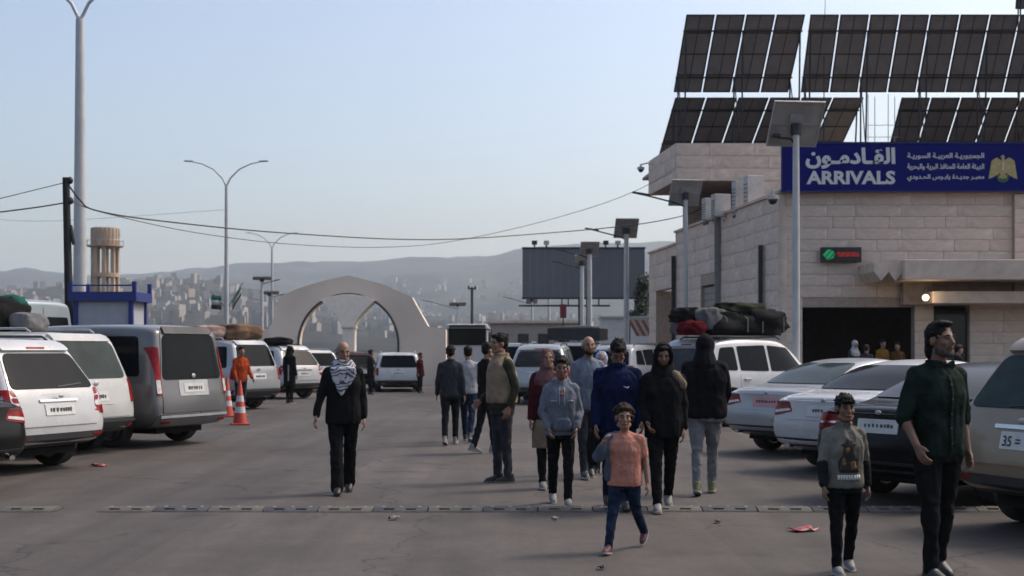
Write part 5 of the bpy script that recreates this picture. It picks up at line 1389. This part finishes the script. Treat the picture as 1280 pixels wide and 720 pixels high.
# ------------------------------------------------------------------ parked vehicles
WHT = paint('white', (.44, .44, .445)); WHT2 = paint('warm_white', (.42, .415, .395), dirt=.25); SIL = paint('silver', (.33, .34, .35), .3, metal=.35); GRY = paint('dark_grey', (.12, .12, .125), .3, metal=.3)
BLK = paint('black', (.005, .005, .006), .22, dirt=.02, coat=.0, spec=.22); GLD = paint('champagne', (.22, .17, .12), .32, metal=.35); BLS = paint('pale_blue_silver', (.24, .28, .31), .35, metal=.2)
G1 = 'vehicles parked slantwise along the road'
car('sedan_car', 'sedan', -32, 0, -66, 'black car with red taillights parked beside the white SUV', 'car', BLK, G1, D=14.4, lights='side')
car('white_suv', 'suv', 79, 0, -66, 'white SUV with large red taillights beside the black car', 'SUV', WHT, G1, D=16.9)
car('white_minivan', 'minivan', 123, 0, -66, 'white minivan with luggage on its roof between the white SUV and grey van', 'minivan', WHT2, G1, D=19.6, glass=GLASSG, rearglass=GLASSG)
car('grey_van', 'van', 245, 0, -66, 'dark grey van with tall black rear window', 'van', GRY, G1, D=21.6)
car('minibus', 'minibus', 58, 0, -66, 'high-roofed pale blue minibus parked behind the white minivan', 'minibus', BLS, G1, D=26.5)
sv = car('silver_minivan', 'minivan', 326, 0, -60, 'silver minivan with bundles on its roof behind the traffic cones', 'minivan', SIL, G1, D=34.5)
ws = car('white_suv', 'suv', 382, 0, -52, 'white SUV with red bag on its roof beyond the silver minivan', 'SUV', WHT, G1, D=42)
car('white_minivan', 'minivan', 404, 0, -40, 'white minivan farthest along the row before the gateway', 'minivan', WHT, G1, D=48.5, scale=(1, 1, .85))
car('dark_suv', 'suv', 452, 0, -25, 'dark SUV standing in the gateway behind the scarfed man', 'SUV', BLK, D=52, scale=(1, 1, .86))
car('people_carrier', 'minivan', 498, 0, -6, 'white people carrier seen from behind on the open road before the gateway', 'minivan', WHT, D=48.5, glass=GLASS, scale=(1, .96, .80))
car('silver_suv', 'suv', 672, 0, 8, 'silver SUV behind the man in the tan vest', 'SUV', SIL, G1, D=37.5, glass=GLASSD)
tv = car('cargo_minivan', 'minivan', 712, 0, 14, 'white minivan with wide dark cargo tray on its roof', 'minivan', WHT, G1, D=44)
car('white_suv', 'suv', 757, 0, 30, 'white SUV half hidden behind the bald bearded man', 'SUV', WHT, G1, D=41)
car('grey_minivan', 'minivan', 643, 0, 6, 'grey minivan between the bus and the silver SUV', 'minivan', SIL, G1, D=54)
car('dark_sedan', 'sedan', 424, 0, -40, 'dark sedan parked before the gateway beyond the white minivan', 'car', GRY, G1, D=52.5)
ls = car('luggage_suv', 'suv', 836, 0, 54, 'white SUV under a heap of strapped black luggage', 'SUV', WHT, G1, D=27, scale=(1.04, 1, 1.05), rearglass=GLASSD)
car('silver_sedan', 'sedan', 955, 0, 52, 'silver sedan with pinkish licence plate', 'car', SIL, G1, D=19.5, plate=PLATEP, glass=GLASSG, rearglass=GLASSG)
car('white_sedan', 'sedan', 1026, 0, 52, 'white sedan between the silver sedan and the black sedan', 'car', WHT, G1, D=16.5)
car('black_sedan', 'sedan', 1094, 0, 55, 'black sedan with wide red light bar behind the boy', 'car', BLK, G1, D=13.3, lights='bar', rearglass=GLASSD)
gs = car('champagne_suv', 'suv', 1274, 0, 66, 'champagne coloured SUV with white plate beside the man in green shirt', 'SUV', GLD, G1, D=10.9, rearglass=GLASSG)
# readable plate on the champagne SUV
for ch in list(gs.children):
    if ch.name.startswith('licence_plate'):
        for q in list(ch.children): bpy.data.objects.remove(q)
        me = text_mesh('35 = 1405', 1, .02, .01); bv = car_bvh('suv'); fit_mesh(me, -.225, .225, .785, .875)
        for v in me.vertices:
            y, z = v.co.x, v.co.z; l, n, _, _ = bv.ray_cast(Vector((-9, -y, z)), Vector((1, 0, 0))); v.co = (l.x-.028, -y, z)
        spread(me, 0); link('plate_marking', me, INK, ch)

# bus facing the camera behind the people
BUSW = paint('bus_white', (.5, .5, .5), .35); bus = empty('bus', (gx(584, 72), 72, 0), 0, 'white bus with wide dark windscreen facing down the road', 'bus')
bw = 52*72/F; bh = gz(405, 72); o = MB().box((0, 4.5, bh/2+.15), (bw, 9, bh-.3)).build('body', BUSW, bus, bevel=.12)
MB().box((0, -.02, bh-.72), (bw-.22, .06, .95)).build('windscreen', GLASS, bus, bevel=.02); MB().box((0, -.03, bh-.12), (bw-.3, .06, .16)).build('destination_board', BLACKP, bus)
for s in (-1, 1):
    MB().box((s*(bw/2-.3), -.03, .75), (.36, .06, .2)).build('headlight', WHITEL, bus); MB().tube([(s*(bw/2-.05), 0, bh-.3), (s*(bw/2+.2), -.25, bh-.35), (s*(bw/2+.22), -.28, bh-.8)], .05, 8).build('mirror', BLACKP, bus)
    for y in (1.6, 6.6):
        q = link('wheel', make_wheel_meshes(.48, .3)[0], RUBBER, bus); q.location = (s*(bw/2-.12), y, .48); q.rotation_euler = (0, 0, math.pi/2)
    for k in range(6): MB().box((s*(bw/2+.004), 1.2+k*1.35, bh-.75), (.02, 1.2, .8)).build('side_window', GLASS, bus)
MB().box((0, -.025, .45), (bw-.1, .06, .3)).build('bumper', BLACKP, bus)

# ------------------------------------------------------------------ luggage
TARP = cloth('black_tarp', (.014, .014, .015), bump=.8, bs=12); OLIVE = cloth('olive', (.028, .031, .018)); PALE = cloth('pale_sack', (.11, .11, .115)); REDB = cloth('red_bag', (.10, .010, .013)); BRN = cloth('brown_blanket', (.16, .10, .065), var=.5, scale=5); TEAL = cloth('teal_bag', (.02, .09, .075)); GRYB = cloth('grey_bag', (.13, .13, .135)); PINKB = cloth('pink_blanket', (.32, .22, .19), var=.5, scale=6)
STRAP = cloth('strap', (.22, .21, .20))
def onroof(c, x, y, z): return c.matrix_basis @ Vector((x, y, z))
bpy.context.view_layer.update()
rz = ls.rotation_euler.z
for (nm, m_, x, y, dz_, dm, lb, ct, sd, st) in (
    ('luggage_bundle', TARP, 1.35, 0, 0, (1.45, 1.25, .50), 'largest strapped black bundle in the heap on the white SUV', 'luggage', 1.3, STRAP),
    ('luggage_bundle', TARP, 2.4, -.02, 0, (1.5, 1.25, .58), 'rounded black bundle at the windscreen end of the heap on the white SUV', 'luggage', 4.4, STRAP),
    ('rolled_blanket', OLIVE, 1.85, -.15, .42, (1.2, .7, .26), 'olive rolled blanket on top of the black bundles', 'blanket', 2.2, None),
    ('sack', PALE, .85, -.30, .10, (.62, .5, .46), 'pale grey sack in the heap beside the red bag', 'sack', 3.7, None),
    ('suitcase', GRYB, .75, .30, 0, (.55, .5, .42), 'grey bag under the pale sack at the tailgate end of the heap', 'bag', 5.1, STRAP),
    ('bag', REDB, .42, -.25, 0, (.4, .55, .28), 'red bag at the tailgate end of the heap on the white SUV', 'bag', 6.6, None),
    ('bag', TARP, .55, .1, .26, (.5, .6, .30), 'small black bag piled over the red bag', 'bag', 8.1, None)):
    zr = 1.84
    bag(nm, m_, onroof(ls, x, y, zr/1.0*1.0+dz_), dm, lb, ct, rz, sd, 'luggage on the white SUV roof', .42, st)
wm = [o for o in bpy.data.objects if o.get('label', '').startswith('white minivan with luggage')][0]
rz = wm.rotation_euler.z
for (nm, m_, x, y, dz_, dm, lb, sd) in (('luggage_bundle', TARP, 2.3, -.1, 0, (1.0, .9, .55), 'black bundle on the roof of the white minivan', 11.), ('bag', TEAL, 2.0, -.25, .30, (.34, .35, .30), 'small teal bag on top of the black roof bundle', 12.), ('sack', GRYB, 1.62, -.2, 0, (.5, .5, .3), 'dark grey sack beside the black bundle on the minivan roof', 13.)):
    bag(nm, m_, onroof(wm, x, y, 1.89+dz_), dm, lb, 'luggage', rz, sd, 'luggage on the white minivan roof')
rz = sv.rotation_euler.z
bag('rolled_blanket', BRN, onroof(sv, 1.0, -.25, 1.89), (1.2, .75, .42), 'brown patterned bundle on the silver minivan roof', 'luggage', rz+1.2, 21, 'bundles on the silver minivan roof')
bag('rolled_blanket', PINKB, onroof(sv, 1.3, .42, 1.89), (1.1, .6, .36), 'pinkish bundle on the silver minivan roof', 'luggage', rz+1.2, 23, 'bundles on the silver minivan roof')
bag('bag', REDB, onroof(ws, 1.4, -.1, 1.77), (.5, .4, .26), 'small red bag on the roof of the distant white SUV', 'bag', 0, 25)
bag('bag', TARP, onroof(ws, 1.0, .3, 1.77), (.9, .7, .24), 'flat black bag on the roof of the distant white SUV', 'bag', 0, 26)
bag('sack', PALE, onroof(gs, 1.15, .28, 1.77), (.42, .34, .15), 'white sack on the roof of the champagne SUV', 'sack', .6, 31)
ct_ = empty('roof_cargo_tray', onroof(tv, 1.5, 0, 1.93), tv.rotation_euler.z, 'wide dark slatted cargo tray on the white minivan roof', 'roof rack')
for s in (-1, 1): MB().box((0, s*.9, .23), (1.7, .05, .40)).build('side_rail', DARKMETAL, ct_); MB().box((s*.85, 0, .235), (.05, 1.76, .41)).build('end_rail', DARKMETAL, ct_)
for k in range(8): MB().box((-.74+k*.21, 0, .04), (.12, 1.75, .03)).build('slat', DARKMETAL, ct_)
for s in (-1, 1): MB().box((0, s*.6, .0), (1.4, .06, .06)).build('foot_rail', STEEL, ct_)
bag('box_load', mat('tarp_dark_grey', (.05, .05, .052), .8, var=.3), onroof(tv, 1.5, 0, 1.99), (1.5, 1.6, .46), 'dark tarpaulin load inside the roof cargo tray', 'load', tv.rotation_euler.z, 33, None, .1)
rk = empty('roof_rack', onroof(gs, 1.75, -.05, 1.80), gs.rotation_euler.z, 'black roof rack on the champagne SUV', 'roof rack')
for k in range(4): MB().tube([(-.6+k*.4, -.55, .05), (-.6+k*.4, .55, .05)], .018, 6).build('crossbar', BLACKP, rk)
for s in (-1, 1): MB().tube([(-.75, s*.56, .0), (-.65, s*.56, .10), (.65, s*.56, .10), (.75, s*.56, .0)], .018, 6).build('rail', BLACKP, rk)
bag('bag', TARP, onroof(gs, 2.0, -.1, 1.86), (.7, .6, .18), 'low black bag on the roof rack of the champagne SUV', 'bag', .5, 35)
bn = MB().prism([(-.3, 0), (.3, 0), (.3, .75), (.22, 1.0), (0, 1.1), (-.22, 1.0), (-.3, .75)], -.25, .25, 'y').build('waste_bin', BLACKP, bevel=.03); bn.location = (gx(539.5, gd(479)), gd(479)-2, 0); tag(bn, 'black round-topped bin at the foot of the gateway wall', 'bin')

# ------------------------------------------------------------------ pavement at the entrance
struct(MB().prism([(7.0, 36.5), (20, 36.5), (20, 39.95), (8.3, 39.95), (6.2, 58), (5.0, 58)], 0, .14, 'z').build('pavement', mat('pavement', (.2, .18, .165), .9, var=.15, dirt=((.12, .1, .09), .4)), bevel=.02))

# ------------------------------------------------------------------ people
CB = cloth('black', (.010, .010, .011)); CB2 = cloth('soft_black', (.016, .016, .018)); CDG = cloth('charcoal', (.035, .036, .042)); CWH = cloth('white', (.34, .34, .355)); CTAN = cloth('tan', (.22, .165, .115)); COL_ = cloth('dark_olive', (.035, .036, .024))
CRED = cloth('dark_red', (.055, .012, .016)); CHG = cloth('heather_grey', (.12, .135, .165)); CNV = cloth('navy', (.007, .012, .042)); CJE = cloth('jeans', (.016, .024, .048), var=.5); CSAL = cloth('salmon', (.42, .185, .135)); CDEN = cloth('denim_grey', (.075, .095, .13))
CGR = cloth('green_shirt', (.011, .019, .016), var=.5); CSW = cloth('sweat_grey', (.15, .145, .125)); CJOG = cloth('jogger_grey', (.18, .18, .185)); CORG = cloth('orange_vest', (.30, .045, .015)); CHIJ = cloth('mauve_scarf', (.12, .06, .065)); CYEL = cloth('ochre', (.20, .10, .02)); CBEI = cloth('beige', (.17, .13, .095)); CSTEEL = cloth('steel_blue_top', (.13, .15, .19))
SHW = mat('shoe_white', (.17, .17, .165), .6, var=.15, dirt=(DUST, .4)); SHB = mat('shoe_black', (.015, .015, .016), .5, var=.2); SHY = mat('shoe_lime', (.13, .14, .05), .6, var=.3); SHR = mat('shoe_maroon', (.10, .03, .035), .6, var=.3); SHG = mat('shoe_grey', (.13, .125, .12), .7, var=.2)
def scarf_mat(t, b, L):
    tc = t.nodes.new('ShaderNodeTexCoord'); w1 = t.nodes.new('ShaderNodeTexWave'); w1.bands_direction = 'Z'; w1.inputs['Scale'].default_value = 6; w1.inputs['Distortion'].default_value = 16; w1.inputs['Detail'].default_value = 3
    L(tc.outputs['Object'], w1.inputs['Vector']); r = t.nodes.new('ShaderNodeValToRGB'); r.color_ramp.elements[0].position = .22; r.color_ramp.elements[0].color = (.05, .055, .08, 1); r.color_ramp.elements[1].position = .5; r.color_ramp.elements[1].color = (.42, .42, .44, 1)
    L(w1.outputs['Fac'], r.inputs[0]); L(r.outputs[0], b.inputs['Base Color']); b.inputs['Roughness'].default_value = .9
SCARF = node_mat('checked_scarf', scarf_mat)

def ex_scarf(c):
    T, TM = c['T'], c['TM']; m = MB()
    m.rings([(0, .0, 1.36, .165, .13), (0, .0, 1.42, .16, .135), (0, .01, 1.48, .13, .12), (0, .015, 1.545, .105, .105)], M=TM)
    m.prism([(-.15, 1.46), (.15, 1.46), (.13, 1.34), (.07, 1.20), (.02, 1.12), (-.04, 1.20), (-.13, 1.34)], .11, .17, 'y', TM)
    for s in (1, -1): m.cap(T(s*.09, -.02, 1.47), T(s*.02, .125, 1.28), .055, .045)
    link('scarf', remesh(m, .012, 3, .008, 14, 2), SCARF, c['root'])
def vest(mm, hem=.93):
    def f(c):
        m = MB(); m.rings([(0, 0, hem, .215, .17), (0, 0, hem+.05, .22, .175), (0, 0, 1.1, .21, .17), (0, .0, 1.27, .215, .17), (0, 0, 1.38, .185, .15), (0, 0, 1.44, .14, .125), (0, 0, 1.49, .09, .09), (0, 0, 1.53, .09, .09)], M=c['TM'])
        link('vest', remesh(m, .013, 2, .007, 12, 5), mm, c['root'])
    return f
def strap_bag(mm, side, z=.95, w_=.22, h_=.3, lab='shoulder_bag'):
    def f(c):
        T = c['T']; m = MB(); m.rings([(side*.25, .0, z-h_, .05, w_*.5), (side*.25, 0, z-h_*.5, .06, w_*.55), (side*.25, 0, z, .045, w_*.5)], M=c['TM'])
        b = link(lab, remesh(m, .014, 2, .006, 10, 3), mm, c['root'])
        m = MB().tube([T(side*.25, .05, z-.03), T(side*.19, .12, 1.25), T(side*.10, .06, 1.475), T(side*.14, -.10, 1.36), T(side*.25, -.06, z-.03)], .014, 6); m.build('strap', mm, b, smooth=40)
    return f

person(429, 617, 1.71, 8, 'bald man in black jacket and flared trousers wearing a checked black and white scarf', 'jacket', legs=(13, 5, -12, 10), arms=((10, 18, 12, 12), (-8, 11, 16, 4)), nod=9, turn=14, girth=1.13, topm=CB, pants=CB, pflare=.028, shoes=SHB, sole=BLACKP, hair='bald', hairm=HAIRG, hem=.80, extra=ex_scarf, vox=.010, loose=1.04)
person(563, 556, 1.69, 176, 'man in dark grey jacket walking away beside the man in white top', 'jacket', legs=(14, 4, -12, 12), arms=((-6, 12, 12, 6), (6, 12, 14, 6)), topm=CDG, pants=CB2, shoes=SHW, hem=.84, girth=1.08, vox=.014, face=False, hood='collar')
person(585, 552, 1.69, 176, 'man in white top and dark trousers walking away beside the grey jacket', 'shirt', legs=(-14, 14, 16, 6), arms=((8, 12, 16, 6), (-8, 12, 12, 6)), topm=CWH, pants=CJE, shoes=SHB, hem=.88, sleeve='short', girth=1.05, vox=.014, face=False)
person(608, 566, 1.72, 120, 'man all in black with white shoes close behind the tan vest', 'jacket', legs=(9, 5, -9, 9), arms=((-5, 10, 20, 6), (4, 12, 20, 0)), topm=CB, pants=CB2, shoes=SHW, hem=.84, vox=.014, face=False, D=20)
person(627, 603, 1.82, -68, 'tall man in tan quilted vest over dark olive sleeves standing sideways', 'jacket', legs=(3, 3, -3, 2), arms=((4, 10, 46, -8), (-16, 12, 36, 2)), topm=COL_, pants=CDG, shoes=SHB, sole=SHW, hem=.86, girth=1.14, extra=vest(CTAN), vox=.011, turn=6, hood='collar')
person(684, 611, 1.62, 6, 'woman in mauve headscarf and dark red top with tan skirt', 'coat', legs=(6, 4, -6, 8), arms=((0, 7, 8, 5), (0, 7, 14, 2)), topm=CRED, pants=CB, shoes=SHG, hair='hijab', hairm=CHIJ, hem=.72, extra=lambda c: link('skirt', remesh(MB().rings([(0, 0, .50, .20, .17), (0, 0, .62, .195, .165), (0, 0, .78, .19, .15), (0, 0, .86, .17, .13)], M=Matrix.Translation((0, 0, c['dz']))), .013, 2, .008, 12, 1, .3), CBEI, c['root']), vox=.011)
def ex_hoodie(c):
    on_garment(c, 'drawstring', [(-.035, 1.20), (-.027, 1.20), (-.024, 1.42), (-.032, 1.42)], CWH, off=.008, rnd=0); on_garment(c, 'drawstring', [(.035, 1.20), (.027, 1.20), (.024, 1.42), (.032, 1.42)], CWH, off=.008, rnd=0)
    on_garment(c, 'red_mark', [(-.015, 1.33), (.025, 1.325), (.02, 1.355), (-.012, 1.36)], mat('print_red', (.5, .05, .03), .7), off=.012)
    for s in (1, -1): on_garment(c, 'chest_stripe', [(s*.06, 1.255), (s*.135, 1.255), (s*.135, 1.267), (s*.06, 1.267)], CWH, off=.008, rnd=0)
    on_garment(c, 'front_pocket', [(-.12, .90), (.12, .90), (.125, .97), (.08, 1.06), (-.08, 1.06), (-.125, .97)], CHG, off=.012, rnd=.02)
person(701, 632, 1.55, 4, 'teenager in light grey hoodie and black trousers, hands in pocket', 'hoodie', legs=(-14, 12, 15, 6), arms=((2, 13, 36, -12), (2, 13, 36, -12)), topm=CHG, pants=CB, shoes=SHW, hair='short', hood='down', hem=.84, head=1.08, extra=ex_hoodie, skin=SKIND, vox=.010, loose=1.06, nod=8)
person(735, 598, 1.78, 10, 'bald man with dark beard in grey top among the walking group', 'shirt', topm=CSTEEL, pants=CDG, shoes=SHB, hair='bald', beard=HAIRB, hem=.84, vox=.011, legs=(8, 4, -8, 8))
person(752, 592, 1.60, -12, 'person in pale blue patterned headscarf half hidden behind the navy sweatshirt', 'coat', topm=cloth('pale_blue', (.22, .25, .36), var=.5, scale=16), pants=CDG, shoes=SHB, hair='hijab', hairm=cloth('pale_pattern', (.30, .31, .40), var=.6, scale=20), hem=.55, vox=.013)
def ex_navy(c):
    on_garment(c, 'chest_logo', [(-.10, 1.275), (-.085, 1.262), (-.035, 1.285), (-.085, 1.274), (-.095, 1.285)], SWHITE, off=.008, rnd=0, cell=.02)
    strap_bag(CB, 1, .80, .26, .34, 'dark_bag')(c)
person(771, 636, 1.73, 2, 'heavy man in navy sweatshirt with head bowed behind the girl', 'sweatshirt', legs=(-14, 10, 14, 6), arms=((6, 9, 14, 2), (10, 8, 26, 0)), nod=42, lean=8, girth=1.30, topm=CNV, pants=CJE, shoes=SHB, sole=BLACKP, hem=.84, extra=ex_navy, skin=SKIND, vox=.011, hood='collar', loose=1.03)
def ex_girl(c):
    T = c['T']; m = MB()      # grey denim jacket slipped off one shoulder
    m.rings([(.17, .03, .90, .065, .10), (.175, .03, 1.05, .07, .11), (.17, .02, 1.25, .06, .105), (.13, .0, 1.40, .06, .09)], M=c['TM'])
    S, E, W, d2 = c['A'][1]; m.cap(S, E, .088, .078); m.cap(E, E+(W-E)*.6, .074, .062); m.cap(T(.10, -.04, 1.45), T(-.13, -.08, 1.38), .055, .06); m.cap(T(-.15, -.07, 1.36), T(-.16, -.09, 1.0), .055, .05)
    link('denim_jacket', remesh(m, .012, 2, .007, 13, 6), CDEN, c['root'])
person(781, 689, 1.21, -22, 'small curly-haired girl in salmon T-shirt and jeans walking in front of the group', 'shirt', legs=(24, 5, -20, 28), stance=.02, arms=((40, 22, 105, -26), (-14, 12, 18, 8)), topm=CSAL, pants=CJE, shoes=SHR, hair='curly', hairm=HAIRBR, hem=.84, sleeve='short', head=1.22, extra=ex_girl, vox=.010, turn=24, girth=1.16, loose=1.06)
person(829, 638, 1.69, -4, 'man in black hooded jacket with beige shoulder bag and white shoes', 'jacket', legs=(16, 6, -15, 16), arms=((4, 14, 40, -14), (-6, 9, 18, 0)), topm=CB, pants=CB, shoes=SHW, hair='short', hood='up', hem=.78, extra=lambda c: link('shoulder_cloth', remesh(MB().cap(c['T'](-.12, .04, 1.44), c['T'](-.19, .02, 1.34), .05, .066), .012, 2, .006, 12, 3), CBEI, c['root']), beard=HAIRB, skin=SKIND, girth=1.1, vox=.011, nod=10, loose=1.06)
person(881, 618, 1.78, 168, 'person in black hooded coat and light grey sweatpants with lime shoes', 'coat', legs=(13, 4, -13, 8), arms=((10, 12, 52, -10), (10, 12, 52, -10)), topm=CB, pants=CJOG, shoes=SHY, hair='short', hood='up', hem=.84, girth=1.26, vox=.011, face=False, loose=1.14)
def ex_boy(c):
    pr = mat('print_dark', (.025, .02, .018), .8, var=.5, scale=14); po = mat('print_orange', (.20, .10, .04), .8, var=.6, scale=20)
    k_ = lambda L_: [(x*1.25, 1.06+(z-1.06)*1.08-.02) for x, z in L_]
    on_garment(c, 'shirt_print', k_([(-.09, 1.06), (.08, 1.06), (.09, 1.16), (.055, 1.23), (.04, 1.30), (.075, 1.315), (.03, 1.335), (.02, 1.375), (-.03, 1.375), (-.04, 1.335), (-.07, 1.32), (-.03, 1.30), (-.04, 1.24), (-.085, 1.18)]), pr, off=.008, cell=.03)
    on_garment(c, 'shirt_print', k_([(.0, 1.24), (.03, 1.24), (.035, 1.29), (0, 1.295)]), po, off=.013, cell=.03); on_garment(c, 'shirt_print', k_([(-.06, 1.10), (-.02, 1.08), (.0, 1.15), (-.045, 1.17)]), po, off=.013, cell=.03); on_garment(c, 'shirt_print', k_([(.03, 1.13), (.06, 1.12), (.06, 1.19), (.04, 1.20)]), po, off=.013, cell=.03)
    for k in range(9): on_garment(c, 'print_band', [(-.12+k*.027, .965), (-.12+k*.027+.021, .965), (-.12+k*.027+.021, 1.015), (-.12+k*.027, 1.015)], SWHITE, off=.008, rnd=0)
    for q in (1, -1):
        S, E, W, d2 = c['A'][q]; m = MB().cap(E+(W-E)*.1, E+(W-E)*.9, .059, .047); link('dark_cuff', remesh(m, .012, 2, .004, 13, q), CB2, c['root'])
person(1055, 717, 1.29, 6, 'boy in grey sweatshirt with dark print and black trousers', 'sweatshirt', legs=(12, 5, -9, 12), stance=.03, arms=((6, 13, 14, 4), (-4, 12, 12, 4)), topm=CSW, pants=CB, shoes=SHW, hair='fringe', hem=.86, head=1.16, extra=ex_boy, skin=SKIND, vox=.009, hood='collar', girth=1.12)
def ex_green(c):
    on_garment(c, 'shirt_placket', [(-.012, .86), (.012, .86), (.012, 1.42), (-.012, 1.42)], CGR, off=.009, rnd=0)
    for k in range(5): 
        z = .95+k*.1; on_garment(c, 'button', [(-.006, z), (.006, z), (.006, z+.012), (-.006, z+.012)], BLACKP, off=.013, rnd=.003)
    T = c['T']
    for s in (1, -1): MB().prism([(s*.01, 1.47), (s*.075, 1.50), (s*.085, 1.46), (s*.045, 1.41)], .062, .082, 'y', c['TM']).build('collar', CGR, c['top'], smooth=30)
    S, E, W, d2 = c['A'][1]
person(1172, 725, 1.80, 18, 'tall bearded man in dark green shirt and black trousers beside the boy', 'shirt', legs=(9, 4, -8, 6), stance=.03, arms=((-6, 18, 42, -2), (-4, 10, 14, 4)), topm=CGR, pants=CB, shoes=SHB, sole=BLACKP, hair='swept', hairm=HAIRB, beard=HAIRG, hem=.84, sleeve='elbow', extra=ex_green, skin=SKIND, vox=.009, girth=1.12, turn=14, nod=-4)
person(301, 0, 1.70, 40, 'worker in orange vest standing by the traffic cones', 'vest', topm=CORG, pants=CDG, shoes=SHB, hem=.84, vox=.016, face=False, arms=((10, 12, 30, 4), (10, 12, 30, 4)), sleeve='long', D=31.8)
person(362, 504, 1.72, 150, 'figure in long black coat with white stripe beside the silver minivan', 'coat', topm=CB, pants=CB, shoes=SHB, hem=.50, vox=.016, face=False, hood='up', girth=1.15, extra=lambda c: MB().prism([(.06, .7), (.10, .7), (.10, 1.2), (.06, 1.2)], -.16, -.15, 'y').build('white_stripe', CWH, c['root']))
for (px_, D_, H_, yw, lb, tm_, hr, hm_, sc_) in ((1068, 37.5, 1.76, 30, 'person with white head covering near the dark entrance', CDG, 'hijab', CWH, CDG), (1083, 36.8, 1.62, 150, 'brown-haired person in dark top near the dark entrance', CDG, 'short', HAIRBR, CB), (1103, 38.5, 1.78, 20, 'person in ochre coat inside the dark entrance', CYEL, 'short', HAIRB, CB), (1122, 38.2, 1.70, -30, 'person in brown coat beside the ochre coat in the entrance', cloth('brown_coat', (.09, .045, .015)), 'short', HAIRB, CB)):
    q = person(px_, 0, H_, yw, lb, 'coat', topm=tm_, pants=sc_, hair=hr, hairm=hm_, vox=.017, face=False, D=D_, hem=.7); q.location.z = .14
person(463, 0, 1.62, 120, 'distant dark-clothed person walking beside the parked dark SUV', 'coat', topm=CB2, pants=CB2, vox=.018, face=False, D=46, hem=.7)
person(525, 0, 1.5, 60, 'distant person in dark red top at the side of the people carrier', 'coat', topm=CRED, pants=CB2, vox=.018, face=False, D=47.5, hem=.7)

person(1197, 0, 1.74, 100, 'dark-clothed person standing beyond the man in the green shirt', 'coat', topm=CB2, pants=CB2, vox=.017, face=False, D=31, hem=.7)
bpy.data.scenes.remove(TMP)
